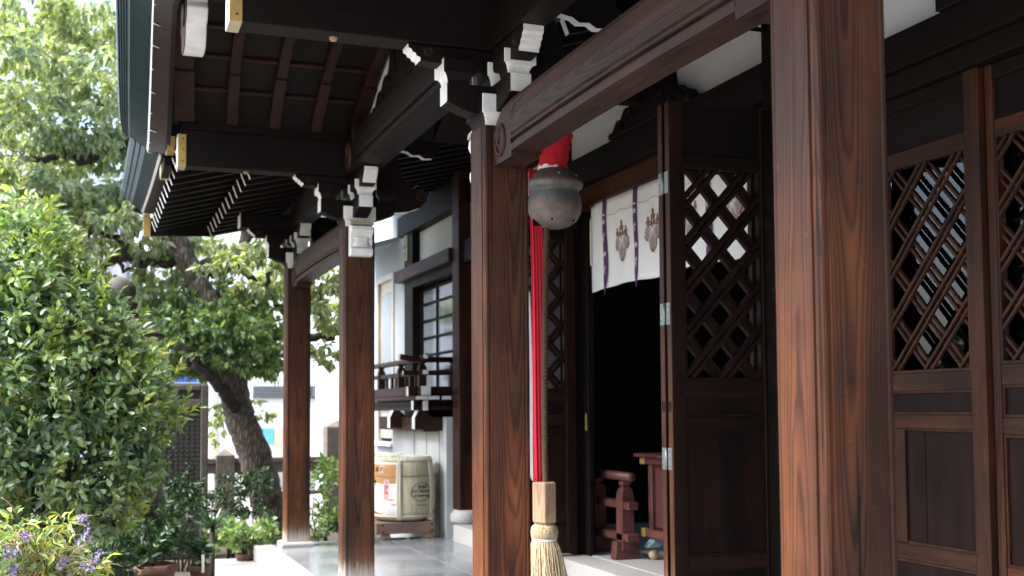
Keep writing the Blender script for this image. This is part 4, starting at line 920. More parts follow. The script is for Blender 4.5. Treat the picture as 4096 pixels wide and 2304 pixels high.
for y in STR:
    mb = MB(); rows = []
    for i, z in enumerate(np.linspace(3.05, 2.29, 20)):
        w = .033 if z > 2.42 else .033 * max(.2, (z - 2.27) / .15); off = .012 * math.sin((3.05 - z) * 9) ; x = nw(y, max(z, 2.34)) - .011
        rows.append([(x, y + off - w, z), (x, y + off + w, z)])
    v = [p for r in rows for p in r]; f = [(2 * i, 2 * i + 1, 2 * i + 3, 2 * i + 2) for i in range(19)]
    mb.add(v, f, 0, True); s_ = mb.build('purple_strap', M['purple'], nz_); so = s_.modifiers.new('thick', 'SOLIDIFY'); so.thickness = .002
    MB().box(nw(y, 2.93) - .0165, nw(y, 2.93) - .014, y - .016 + .01, y + .016 + .01, 2.918, 2.930).build('stitch', M['cloth'], s_)
    for j, z in enumerate((2.86, 2.745, 2.60, 2.48)):    # butterfly and bird marks
        mk = MB(); x = nw(y, z) - .0155; yo = y + .012 * math.sin((3.05 - z) * 9)
        if j % 2 == 0:
            for sg in (-1, 1):
                for a0, a1, r in ((.3, 1.0, .026), (-.7, -.1, .020), (1.15, 1.4, .030)):
                    mk.add([(x, yo, z), (x, yo + sg * r * math.cos(a0), z + r * math.sin(a0)), (x, yo + sg * r * 1.05 * math.cos((a0 + a1) / 2), z + r * 1.05 * math.sin((a0 + a1) / 2)), (x, yo + sg * r * math.cos(a1), z + r * math.sin(a1))], [(0, 1, 2, 3)])
        else:
            for a, b, w in (((-.008, .034), (.014, .006), .006), ((.014, .006), (-.004, -.034), .005), ((.012, .0), (.018, -.04), .004), ((-.012, .012), (.012, .022), .005)):
                dx, dz = b[0] - a[0], b[1] - a[1]; L = math.hypot(dx, dz); nx_, nz2 = -dz / L * w, dx / L * w
                mk.add([(x, yo + a[0] + nx_, z + a[1] + nz2), (x, yo + b[0] + nx_ * .4, z + b[1] + nz2 * .4), (x, yo + b[0] - nx_ * .4, z + b[1] - nz2 * .4), (x, yo + a[0] - nx_, z + a[1] - nz2)], [(0, 1, 2, 3)])
        mk.build('strap_mark', M['cloth'], s_)
def crest(yc, zc):
    """paulownia crest: three lobed leaves with veins below, three flower sprays above; +u is to the viewer's right (-Y)"""
    def P(u, w, lift): return (nw(yc - u, zc + w) - lift - .004, yc - u, zc + w)
    def poly(pts, mb, lift): mb.add([P(u, w, lift) for u, w in pts], [tuple(range(len(pts)))])
    def leaf(cu, cw, L, W_, ang, lobes):
        ca, sa = math.cos(ang), math.sin(ang); out = []
        N = 34
        for i in range(N):
            t = i / N * 2 * math.pi; x = W_ * math.sin(t); y = -L * (.5 - .5 * math.cos(t)); 
            wv = 1 + .07 * abs(math.sin(lobes * t)) * (1 if y < -L * .55 else 0); x *= wv * (1.0 - .25 * (-y / L) ** 3); y *= wv
            out.append((cu + x * ca - y * sa, cw + x * sa + y * ca))
        return out
    root = MB(); vein = MB()
    LV = [(0, 0, .175, .062, 0, 5), (-.012, .012, .125, .060, -.80, 4), (.012, .012, .125, .060, .80, 4)]
    for L_ in LV[1:] + LV[:1]:
        poly(leaf(*L_), root, .003 if L_ is not LV[0] else .0045)
    poly([(.009 * math.cos(a), .012 * math.sin(a)) for a in np.linspace(0, 2 * math.pi, 10)[:-1]], root, .006)
    for u0, w0, sc in ((0, .035, 1.0), (-.072, .045, .72), (.072, .045, .72)):
        for (du, dw, s, lean) in ((-.02, 0, .022, -.4), (.02, 0, .022, .4), (-.017, .045, .020, -.3), (.017, .045, .020, .3), (0, .085, .022, 0)) if sc == 1 else ((-.02, 0, .022, -.5), (.02, 0, .022, .5), (0, .04, .024, 0)):
            s *= sc; du *= sc; dw *= sc
            poly([(u0 + du + s * x + lean * s * .4 * y, w0 + dw + s * y * 1.25) for x, y in ((-.45, -.9), (.45, -.9), (.75, .2), (.45, .8), (.15, .65), (0, .95), (-.15, .65), (-.45, .8), (-.75, .2))], root, .003)
    ro = root.build('crest', M['brown_print'], nz_)
    for (cu, cw, L, W_, ang, _l), lift in zip(LV, (.0062, .0048, .0048)):
        ca, sa = math.cos(ang), math.sin(ang)
        def curve(k, sg):
            pts = []
            for t in np.linspace(0, 1, 9):
                x = sg * W_ * .82 * k * math.sin(t * math.pi * .62) * (1 if t < 1 else 1); y = -L * (.02 + .90 * t ** (1.15) * (1 - .10 * k)) + L * .10 * k * math.sin(t * math.pi)
                pts.append((cu + x * ca - y * sa, cw + x * sa + y * ca))
            return pts
        for k in (0, .33, .62, .9):
            for sg in ((1, -1) if k else (1,)):
                q = curve(k, sg); hw = .0022
                for a, b in zip(q, q[1:]):
                    dx, dz = b[0] - a[0], b[1] - a[1]; l = math.hypot(dx, dz) or 1; nx_, nz2 = -dz / l * hw, dx / l * hw
                    vein.add([P(a[0] + nx_, a[1] + nz2, lift + .001), P(b[0] + nx_, b[1] + nz2, lift + .001), P(b[0] - nx_, b[1] - nz2, lift + .001), P(a[0] - nx_, a[1] - nz2, lift + .001)], [(0, 1, 2, 3)])
    vein.build('crest_veins', M['cloth'], ro)
for y in (7.755, 7.222, 6.687, 6.155): crest(y, 2.70)
for ya, yb in zip(STR, STR[1:]):
    MB().tube([(nw(ya + (yb - ya) * t, 2.93) - .008, ya - .02 + (yb - ya + .04) * t, 2.925 - .018 * math.sin(math.pi * min(1, t * 2) if t < .5 else math.pi * (t * 2 - 1))) for t in np.linspace(0, 1, 17)], .004, 5).build('cord', M['straw_rope'], nz_)
MB().tube([(NX - .02, 8.275, 2.93 - .38 * t) for t in np.linspace(0, 1, 8)], .006, 6).build('cord', M['straw_rope'], nz_)
# ================================================================== BARRIER RAIL AND OFFERTORY BOX INSIDE
ba = thing('barrier_rail', 'low red-brown wooden barrier with round top rail on block feet inside the doorway', 'barrier', (4.08, 8.5, STEP))
def rr(name, x0, x1, y0, y1, z0, z1, mat, par, bev=.006): return MB().box(x0, x1, y0, y1, z0, z1).build(name, mat, par, bev)
for y in (8.25, 8.77):
    p_ = MB().loft([[(4.085 + sx * q, y + sy * q, z) for sx, sy in ((-1, -1), (1, -1), (1, 1), (-1, 1))] for q, z in ((.055, .24), (.055, .66), (.050, .70), (.038, .735), (.028, .74), (.028, .755))], smooth=False).build('post', REDW['Z'], ba, .003)
    rr('cap_block', 4.045, 4.125, y - .035, y + .035, .755, .79, REDW['X'], ba)
    MB().prism([(3.97, STEP), (4.20, STEP), (4.185, .31), (3.985, .31)], 'Y', y - .045, y + .045).build('foot', REDW['X'], ba, .005, fixn=True)
rr('rail', 4.04, 4.13, 8.10, 8.93, .568, .63, REDW['Y'], ba); rr('rail', 4.03, 4.14, 8.11, 8.92, .312, .375, REDW['Y'], ba)
MB().tube([(4.085, 8.12, .828), (4.085, 8.92, .828)], .037, 16).build('top_rail', REDW['Y'], ba)
ob = thing('offertory_box', 'red-brown lacquered offertory box with brass corners on casters inside the doorway', 'offertory box', (4.5, 7.7, STEP))
rr('body', 4.28, 5.0, 7.08, 8.16, .42, .93, REDW['Z'], ob)
for y in (7.10, 8.12): rr('corner_post', 4.245, 4.30, y - .03, y + .03, .40, .94, REDW['Z'], ob)
rr('top_board', 4.18, 5.1, 6.95, 8.28, .985, 1.015, REDW['Y'], ob); rr('top_frame', 4.22, 5.05, 7.0, 8.23, .93, .984, REDW['Y'], ob)
rr('base_frame', 4.22, 5.05, 7.0, 8.22, .345, .41, REDW['Y'], ob)
for z0, z1 in ((.343, .412), (.928, .986)): rr('brass_corner', 4.215, 4.27, 8.16, 8.235, z0, z1, M['gold'], ob, .002)
for y in (8.12, 7.1):
    MB().prism([(4.20, .265), (4.30, .265), (4.42, .34), (4.42, .344), (4.27, .344), (4.25, .31)], 'Y', y - .05, y + .05).build('leg', M['teal_metal'], ob, fixn=True)
    MB().tube([(4.275, y - .02, STEP + .04), (4.275, y + .02, STEP + .04)], .04, 14).build('caster', M['hemp'], ob)
# ================================================================== SAKE BARRELS AND STAND
BX, BY, BZ = 3.245, 12.02, .182
sd_ = thing('barrel_stand', 'low weathered wooden stand with bolted boards under the front sake barrel', 'stand', (BX, BY, 0))
rr('board', 2.90, 3.51, 11.70, 11.74, .06, .18, GREYW['X'], sd_); rr('board', 2.90, 3.51, 12.30, 12.34, .06, .18, GREYW['X'], sd_)
rr('board', 2.86, 2.898, 11.70, 12.34, .06, .18, GREYW['Y'], sd_); rr('board', 3.47, 3.508, 11.745, 12.295, .06, .18, GREYW['Y'], sd_)
rr('top_board', 2.90, 3.468, 11.745, 12.295, .15, .178, GREYW['Y'], sd_)
for x in (2.93, 3.40):
    for y in (11.715, 12.25): rr('foot', x, x + .09, y, y + .07, 0, .06, PALEW['Y'], sd_)
for x in (2.935, 3.475):
    for z in (.085, .155): MB().tube([(x, 11.700, z), (x, 11.694, z)], .010, 8).build('bolt', M['ink'], sd_)
BP = [(.23, 0), (.285, .012), (.325, .05), (.348, .12), (.356, .25), (.350, .40), (.337, .55), (.325, .63), (.30, .645), (.1, .65)]
def brad(z):
    for (r0, z0), (r1, z1) in zip(BP, BP[1:]):
        if z0 <= z <= z1 and z1 > z0: return r0 + (r1 - r0) * (z - z0) / (z1 - z0)
    return .3
def barrel(bx, by, bz, label, a_print):
    t = thing('sake_barrel', label, 'barrel', (bx, by, bz), 'straw-wrapped sake barrels by the wall')
    mb = MB(); seg = 64; rings = [[(bx + r * math.cos(2 * math.pi * k / seg), by + r * math.sin(2 * math.pi * k / seg), bz + z) for k in range(seg)] for r, z in BP]
    mb.loft(rings); body = mb.build('straw_body', M['mat'], t)
    # printed wrapper over part of the circumference
    a0, a1 = a_print; nA, nZ = 40, 16; v = []; f = []; uvs = []
    for j in range(nZ + 1):
        z = .06 + .575 * j / nZ
        for i in range(nA + 1):
            a = a0 + (a1 - a0) * i / nA; r = brad(z) + .004; v.append((bx + r * math.cos(a), by + r * math.sin(a), bz + z)); uvs.append(((a - a0) * .33, z))
    f = [(j * (nA + 1) + i, j * (nA + 1) + i + 1, (j + 1) * (nA + 1) + i + 1, (j + 1) * (nA + 1) + i) for j in range(nZ) for i in range(nA)]
    mb = MB(); mb.add(v, f, 0, True); po = mb.build('printed_wrapper', M['print'], t)
    ul = po.data.uv_layers.new(name='UVMap')
    for l in po.data.loops: ul.data[l.index].uv = uvs[l.vertex_index]
    def ropeline(pts, r, name='rope'):
        twist(name, pts, r, 2, len(pts) * .9, M['straw_rope'], t, seg=6, n=len(pts) * 7)
    for ad in (a1 + .03, a1 + .10, a1 + 1.22, a1 + 2.4, a0 - .05, a0 - .12, a1 + 1.16):
        pts = [(bx + (brad(z) + .010) * math.cos(ad), by + (brad(z) + .010) * math.sin(ad), bz + z) for z in np.linspace(.02, .63, 14)] + [(bx + .26 * math.cos(ad), by + .26 * math.sin(ad), bz + .675), (bx + .12 * math.cos(ad), by + .12 * math.sin(ad), bz + .675)]
        ropeline(pts, .017)
    for rq, zq in ((.305, .655), (.285, .672)):
        ropeline([(bx + rq * math.cos(w), by + rq * math.sin(w), bz + zq) for w in np.linspace(0, 2 * math.pi, 30)], .021)
    for zq in (.49, .075):
        MB().tube([(bx + (brad(zq) + .006) * math.cos(w), by + (brad(zq) + .006) * math.sin(w), bz + zq) for w in np.linspace(0, 2 * math.pi, 49)], .006, 6, caps=False).build('twine', PALEW['X'], t)
    MB().lathe([(brad(.06) + .012, bz + .045), (brad(.06) + .016, bz + .06), (brad(.07) + .012, bz + .075)], (bx, by), 48).build('bottom_rope', M['straw_rope'], t)
    return t
aV = math.atan2(-BY, -BX)            # towards the camera
aE = aV + .02                        # seam between wrapper and bare straw as seen: rope a little left of centre
A1 = math.atan2(11.70 - BY, 3.10 - BX)   # angle of the rope pair
if A1 < 0: A1 += 2 * math.pi
b1 = barrel(BX, BY, BZ, 'straw-wrapped sake barrel with ochre and white print on the low wooden stand', (A1 - 1.35, A1 - .04))
b2 = barrel(BX - .1, 12.85, BZ, 'second sake barrel, mostly hidden behind the front barrel', (A1 - 1.35, A1 - .04))
sd2 = copy_tree(sd_, (-.1, .83, 0)); sd2['label'] = 'rear wooden stand under the second sake barrel, behind the front stand'
def onb(a, z, lift=.006):
    r = brad(z) + lift; return (BX + r * math.cos(a), BY + r * math.sin(a), BZ + z)
def btext(s, size, a, z, mat, par, lift=.0062, squash=1.0): put_text(s, size, lambda u, w: onb(a + u * squash / .33, z + w, lift), 'lettering', mat, par)
# label with red characters on the wrapper
aL = A1 - .38; mb = MB(); pts = []
for i in range(24):
    w = 2 * math.pi * i / 24; cu, cv = math.cos(w), math.sin(w); u = .030 * (abs(cu) ** .35) * (1 if cu > 0 else -1); q = .112 * (abs(cv) ** .25) * (1 if cv > 0 else -1); pts.append((u, q))
def patch(pts, a, z, lift):
    mb = MB(); c = onb(a, z, lift); mb.add([onb(a + u / .33, z + w, lift) for u, w in pts] + [c], [(i, (i + 1) % len(pts), len(pts)) for i in range(len(pts))]); return mb
lab = patch([(u * 1.05, w * 1.02) for u, w in pts], aL, .34, .0050).build('red_label_border', M['red_ink'], b1)
patch(pts, aL, .34, .0058).build('paper_label', M['cloth'], lab)
for i, ch in enumerate('芳醇無比'): btext(ch, .056, aL, .415 - i * .051, M['red_ink'], b1, .0066)
btext('英', .062, A1 - .62 - .2, .555, M['cloth'], b1, .0055); btext('酒', .078, A1 - .60, .553, M['cloth'], b1, .0055); btext('酒', .060, A1 - .60, .555, M['ink'], b1, .0066); btext('英', .060, A1 - .82, .555, M['ink'], b1, .0068)
btext('鶴', .22, A1 - 1.10, .34, M['ink'], b1, .0066)
# oval stamp
aS = math.atan2(11.72 - BY, 3.345 - BX) ; zS = .318
for k in range(40):
    w0, w1 = 2 * math.pi * k / 40, 2 * math.pi * (k + 1) / 40
mb = MB(); vv = []
for k in range(41):
    w = 2 * math.pi * k / 40; rx = .118 + .006 * math.sin(2 * w + .5)
    for q in (1.0, .945): vv.append(onb(aS + rx * q * math.cos(w) / .335, zS + .102 * q * math.sin(w) + .004 * math.cos(w), .0030))
mb.add(vv, [(2 * k, 2 * k + 1, 2 * k + 3, 2 * k + 2) for k in range(40)]); mb.build('stamp_ring', M['ink_brown'], b1)
btext('醸造元', .040, aS + .06, zS + .050, M['ink_brown'], b1, .003); btext('沢の鶴株式会社', .0335, aS, zS + .004, M['ink_brown'], b1, .003); btext('神戸市灘区新在家', .0235, aS, zS - .045, M['ink_brown'], b1, .003)
btext('MADE IN JAPAN', .0165, aS + .02, zS - .142, M['ink_brown'], b1, .003)
# brush marks on the name plaque of the wing pillar
for i, ch in enumerate('○金古'): put_text(ch, .10, lambda u, w, i=i: (3.7245, 13.71 - u * 1.0, 3.54 - i * .10 + w), 'lettering', M['ink'], pl_o)
# ================================================================== GARDEN
def norm(a): return a / np.maximum(np.linalg.norm(a, axis=1, keepdims=True), 1e-9)
def leaves(name, mat, parent, base, dirs, length, width, rich=False, curl=.15, fold=.18, seed=1, kind=True):
    """one mesh of folded leaves: base (n,3), dirs (n,3)"""
    rg = np.random.default_rng(seed); n = len(base); d = norm(dirs); L = length * rg.uniform(.5, 1.25, (n, 1)); w = width * rg.uniform(.75, 1.2, (n, 1))
    q = rg.normal(size=(n, 3)); q[:, 2] *= .45; s = norm(np.cross(d, q)); nn = np.cross(s, d); nn *= np.sign(nn[:, 2:3] + 1e-6)
    if rich:
        st = [(0, 0, 0), (.28, .42, 1), (.62, .44, .8), (1, 0, -1), (.62, -.44, .8), (.28, -.42, 1), (.5, 0, 0)]; tri = [(0, 1, 6), (1, 2, 6), (2, 3, 6), (3, 4, 6), (4, 5, 6), (5, 0, 6)]
    else:
        st = [(0, 0, 0), (.45, .5, 1), (1, 0, -1), (.45, -.5, 1)]; tri = [(0, 1, 2), (0, 2, 3)]
    k = len(st); V = np.empty((n, k, 3))
    for i, (t, u, b) in enumerate(st): V[:, i] = base + d * (L * t) + s * (w * u) + nn * (w * fold * max(b, 0) - L * curl * max(-b, 0))
    F = (np.arange(n)[:, None, None] * k + np.array(tri)[None]).reshape(-1, 3)
    me = bpy.data.meshes.new(name); V = V.reshape(-1, 3); c = V.mean(0); V = V - c
    me.vertices.add(len(V)); me.vertices.foreach_set('co', V.ravel()); me.loops.add(F.size); me.loops.foreach_set('vertex_index', F.ravel().astype(np.int32))
    me.polygons.add(len(F)); me.polygons.foreach_set('loop_start', np.arange(0, F.size, 3, dtype=np.int32)); me.update(calc_edges=True)
    me.materials.append(mat); o = bpy.data.objects.new(name, me); COL.objects.link(o); o.location = tuple(c)
    if parent is not None: adopt(o, parent)
    if kind: stuff(o)
    return o
def sprays(blobs, density, per, spread, up=.5, droop=0.0, shell=.5, seed=1, flat=1.0):
    """blobs: (centre, radius vec). returns leaf bases and directions grouped into sprays"""
    rg = np.random.default_rng(seed); B = []; D = []
    for c, r in blobs:
        c = np.array(c); r = np.array(r); area = 4 * math.pi * ((r[0] * r[1]) ** 1.6 + (r[0] * r[2]) ** 1.6 + (r[1] * r[2]) ** 1.6) ** (1 / 1.6) / 3 ** (1 / 1.6)
        n = max(4, int(area * density)); u = norm(rg.normal(size=(n, 3))); rad = rg.uniform(shell, 1.05, (n, 1)) ** .7
        wob = 1 + .22 * np.sin(u[:, :1] * 7 + c[0] * 5) * np.sin(u[:, 1:2] * 6 + 2) * np.cos(u[:, 2:3] * 8 + c[2])
        p = c + u * r * rad * wob; ax = norm(u * np.array((1, 1, flat)) + np.array((0, 0, up)) + rg.normal(size=(n, 3)) * .25)
        for k in range(per):
            q = norm(rg.normal(size=(n, 3))); dd_ = norm(ax * (1 - spread) + q * spread + np.array((0, 0, -droop))); B.append(p + rg.normal(size=(n, 3)) * .012 + dd_ * .01 - ax * rg.uniform(0, .05, (n, 1))); D.append(dd_)
    return np.concatenate(B), np.concatenate(D)
def pxblob(Y, px, py, r, ry=None, depth=1.0, dy=0.0):
    c = atY(px, py, Y + dy); s = (Y + dy) / F_PX * 1.06; return (c, (r * s, r * s * depth, (ry or r) * s))
def limb(mb, Y, pts, r0, r1, seg=10, wig=.03, seed=0, n=5):
    """tapered crooked limb through pixel points (px, py[, dY])"""
    rg = random.Random(seed); P = [atY(p[0], p[1], Y + (p[2] if len(p) > 2 else 0)) for p in pts]; Q = []
    for a, b in zip(P, P[1:]):
        for i in range(n):
            t = i / n; v = a.lerp(b, t); Q.append(v + Vector((rg.uniform(-wig, wig), rg.uniform(-wig, wig), rg.uniform(-wig, wig)) if (i or Q) else (0, 0, 0)))
    Q.append(P[-1]); mb.tube(Q, lambda t: r0 + (r1 - r0) * t, seg, jit=.07, rng=rg)
# ---- big evergreen shrub
sh = thing('evergreen_shrub', 'large glossy evergreen shrub with yellow-green young leaves left of the porch', 'shrub', (-2.1, 8.4, GZ))
Y0 = 8.3
blobs = [pxblob(Y0, *a) for a in ((40, 1000, 190), (150, 1230, 230), (330, 1400, 220), (110, 1520, 300), (450, 1580, 215), (575, 1690, 130), (290, 1830, 250), (520, 1860, 140), (420, 2050, 110), (80, 1880, 240), (-150, 1400, 330), (-150, 1800, 300), (230, 1120, 120))]
b_, d_ = sprays(blobs, 62, 10, .66, up=.5, shell=.62, seed=2)
leaves('foliage', M['leaf_shrub'], sh, b_, d_, .088, .031, True, seed=3)
rq = np.random.default_rng(77); SB = []; SD = []                 # upright young shoots that break the outline
for k in range(190):
    c, r = blobs[rq.integers(0, len(blobs))]; u_ = rq.normal(size=3); u_[1] = -abs(u_[1]) * .6; u_ /= np.linalg.norm(u_); base = np.array(c) + u_ * np.array(r) * .95; ax = np.array((u_[0] * .6, u_[1] * .5, .8)) + rq.normal(size=3) * .2; ax /= np.linalg.norm(ax); hgt = rq.uniform(.08, .22)
    for j in range(12):
        t = j / 11; q_ = rq.normal(size=3); q_ -= ax * q_.dot(ax); q_ /= np.linalg.norm(q_); SB.append(base + ax * hgt * t); SD.append(ax * (.55 + .5 * t) + q_ * .8)
leaves('young_shoots', M['leaf_young'], sh, np.array(SB), np.array(SD), .074, .025, True, seed=79)
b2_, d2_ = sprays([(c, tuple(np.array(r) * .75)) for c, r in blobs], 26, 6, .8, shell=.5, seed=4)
leaves('inner_foliage', M['leaf_dark'], sh, b2_, d2_, .085, .034, False, seed=5)  # darker leaf colour paints in the shade inside the shrub
mb = MB()
for i, (px, py) in enumerate(((150, 1300), (330, 1480), (450, 1650), (100, 1600), (300, 1850), (520, 1800), (0, 1300))):
    limb(mb, Y0, [(180 + i * 12, 2330), (200 + (px - 200) * .35, 2000), (px, py)], .035, .008, 7, .03, i)
stuff(mb.build('stems', M['branch'], sh))
# the leaves that show largest, each on its own
rgl = random.Random(5); lm = None
tips = [(rgl.uniform(20, 700), rgl.uniform(1150, 2000)) for _ in range(400)]; cnt = 0
for px, py in tips:
    best = None
    for c, r in blobs:
        v = ray(px, py); o_ = Vector((0, 0, CAMZ)); cc = Vector(c); rr_ = r[0]
        t = (cc - o_).dot(v) / v.dot(v); dist = (o_ + v * t - cc).length
        if dist < rr_: 
            hit = o_ + v * (t - math.sqrt(rr_ ** 2 - dist ** 2) / v.length)
            if best is None or hit.y < best.y: best = hit
    if best is None or cnt > 200: continue
    cnt += 1
    if lm is None:
        lo = leaves('leaf', M['leaf_shrub'], None, np.array([[0, 0, 0.]]), np.array([[0, 0, 1.]]), .075, .028, True, seed=8, kind=False); lm = lo.data; bpy.data.objects.remove(lo)
    o = bpy.data.objects.new('leaf', lm); COL.objects.link(o); o.location = best - Vector((0, .03, 0)); o.rotation_euler = (rgl.uniform(-.2, 1.9), rgl.uniform(-.6, .6), rgl.uniform(0, 6.28)); o.scale = [rgl.uniform(.8, 1.15)] * 3; adopt(o, sh)
# ---- lilac-flowered shrub in the corner
ly = thing('flowering_shrub', 'yellow-leaved shrub with arching stems and lilac flower spikes in the bottom left corner', 'shrub', (-1.6, 5.9, GZ))
Y1 = 5.9
blobs = [pxblob(Y1, *a) for a in ((40, 2170, 120), (190, 2160, 110), (110, 2290, 150), (290, 2260, 110), (330, 2370, 120), (20, 2400, 200))]
b_, d_ = sprays(blobs, 46, 7, .75, up=.1, droop=.25, shell=.45, seed=12)
leaves('foliage', M['leaf_yellow'], ly, b_, d_, .075, .021, True, seed=13, curl=.3)
b_, d_ = sprays(blobs, 30, 6, .85, shell=.2, seed=14); leaves('inner_foliage', M['leaf_mid'], ly, b_, d_, .065, .022, False, seed=15)
mb = MB(); rgs = random.Random(9)
for i in range(40):
    x0 = rgs.uniform(60, 240); x1 = rgs.uniform(-20, 430); y1 = rgs.uniform(2060, 2240)
    p = [atY(x0, 2420, Y1), atY(x0 * .6 + x1 * .4, y1 - 20 + rgs.uniform(-10, 40), Y1 + rgs.uniform(-.2, .2)), atY(x1, y1 + rgs.uniform(0, 60), Y1 - .12), atY(x1 + rgs.choice((-1, 1)) * 40, y1 + 90, Y1 - .15)]
    q = [(p[0] * (1 - t) ** 3 + p[1] * 3 * t * (1 - t) ** 2 + p[2] * 3 * t * t * (1 - t) + p[3] * t ** 3) for t in np.linspace(0, 1, 12)]
    mb.tube(q, lambda t: .004 * (1.1 - t * .7), 5)
for a, b in (((5, 1990), (75, 2070)), ((300, 2100), (375, 2062)), ((400, 2270), (490, 2265))):
    mb.tube([atY(a[0] + (b[0] - a[0]) * t, a[1] + (b[1] - a[1]) * t - 12 * math.sin(math.pi * t), Y1 - .1) for t in np.linspace(0, 1, 7)], .0025, 5)
stuff(mb.build('stems', M['twig'], ly))
for (x0, y0, x1, y1) in ((320, 2190, 350, 2100), (50, 2235, 68, 2180), (20, 2225, 34, 2190), (378, 2240, 402, 2205), (100, 2160, 96, 2130), (330, 2262, 372, 2275), (45, 2290, 60, 2262), (240, 2265, 262, 2232), (330, 2072, 318, 2080)):
    n = 44; rg = np.random.default_rng(int(x0)); t = rg.uniform(0, 1, n); A = np.array(atY(x0, y0, Y1 - .14)); Bq = np.array(atY(x1, y1, Y1 - .14)); P = A + (Bq - A) * t[:, None]; dq = norm(rg.normal(size=(n, 3))); P += dq * .012 * (1.1 - t[:, None] * .6)
    leaves('flower_spike', M['purpleflower'], ly, P, dq, .016, .012, False, seed=int(y0), kind=False)
# ---- stone lantern and stele
ln = thing('stone_lantern', 'mossy stone lantern with bulb finial rising above the evergreen shrub', 'lantern', tuple(atY(480, 1650, 10.6).xy) + (GZ,))
lc = atY(476, 1150, 10.6); u = 10.6 / F_PX
def lath(name, prof, seg=28): return MB().lathe(prof, (lc.x, lc.y), seg).build(name, M['lantern'], ln)
zt = lambda py: atY(476, py, 10.6).z
lath('finial', [(30 * u, zt(1206)), (52 * u, zt(1195)), (62 * u, zt(1175)), (62 * u, zt(1155)), (52 * u, zt(1130)), (32 * u, zt(1113)), (10 * u, zt(1106)), (.001, zt(1103))])
lath('finial_base', [(40 * u, zt(1240)), (66 * u, zt(1232)), (68 * u, zt(1212)), (45 * u, zt(1203))])
lath('roof', [(150 * u, zt(1360)), (175 * u, zt(1345)), (150 * u, zt(1322)), (95 * u, zt(1285)), (60 * u, zt(1241))], 6)
lath('firebox', [(80 * u, zt(1500)), (85 * u, zt(1361))], 6); lath('platform', [(120 * u, zt(1560)), (130 * u, zt(1520)), (110 * u, zt(1501))], 6)
lath('shaft', [(75 * u, zt(1900)), (60 * u, zt(1880)), (60 * u, zt(1580)), (70 * u, zt(1561))], 20); lath('foot', [(140 * u, GZ), (150 * u, zt(1990)), (90 * u, zt(1901))], 6)
sl = thing('stone_stele', 'dark inscribed stone stele with recessed panels behind the shrub', 'monument', tuple(atY(745, 1900, 13.4).xy) + (GZ,))
c0, c1 = atY(640, 1700, 13.4), atY(834, 1700, 13.4); ztp, = (atY(740, 1532, 13.4).z,)
MB().box(c0.x - .12, c1.x, 13.4, 13.75, GZ, ztp).build('slab', M['stele'], sl, .03)
fr0 = MB(); zz = lambda py: atY(740, py, 13.4).z
fr0.box(c1.x - .09, c1.x - .004, 13.352, 13.398, GZ + .1, ztp - .02).build('frame_edge', M['stele_rim'], sl, .01)
MB().box(c0.x - .1, c1.x - .092, 13.356, 13.398, zz(1562), ztp - .022).build('frame_edge', M['stele_rim'], sl, .01)
MB().box(c0.x - .1, c1.x - .092, 13.358, 13.398, zz(1632), zz(1598)).build('frame_edge', M['stele_rim'], sl, .01)
mb = MB(); rgt = random.Random(4)
for i in range(7):
    for j in range(16): mb.box(c1.x - .13 - i * .06, c1.x - .10 - i * .06, 13.392, 13.399, zz(1650) - j * .05, zz(1650) - j * .05 + rgt.uniform(.02, .035))
stuff(mb.build('inscription', M['stele_cut'], sl))
# ---- stone fence
fn = thing('stone_fence', 'weathered stone fence with pointed posts and rails behind the garden', 'fence', (1, 16.1, GZ))
FY = 16.0; zf = lambda py: atY(900, py, FY).z
xp_ = [atY(903, 1800, FY).x - 1.55, atY(903, 1800, FY).x, atY(1352, 1800, FY).x, atY(1352, 1800, FY).x + 1.55, atY(1352, 1800, FY).x + 3.1, atY(903, 1800, FY).x - 3.1, atY(903, 1800, FY).x - 4.65]
for i, x in enumerate(xp_):
    hw = .125 if i != 2 else .17; top = zf(1822) if i != 2 else zf(1712)
    MB().loft([[(x + sx * q, FY + .12 + sy * q, z) for sx, sy in ((-1, -1), (1, -1), (1, 1), (-1, 1))] for q, z in ((hw, GZ), (hw, top), (.004, top + .09))], smooth=False).build('post', M['stone'], fn, .008)
xa, xb = min(xp_) - 1, max(xp_) + 1
MB().box(xa, xb, FY + .02, FY + .24, zf(1856), zf(1834)).build('rail', M['stone'], fn, .01); MB().box(xa, xb, FY + .05, FY + .21, zf(1895), zf(1857)).build('rail', M['stone'], fn, .01); MB().box(xa, xb, FY + .06, FY + .2, zf(1990), zf(1974)).build('rail', M['stone'], fn, .01)
x = xa + .2
while x < xb:
    if min(abs(x - q) for q in xp_) > .25: MB().box(x - .07, x + .07, FY + .07, FY + .19, GZ, zf(1895) - .002).build('baluster', M['stone'], fn, .008)
    x += .46
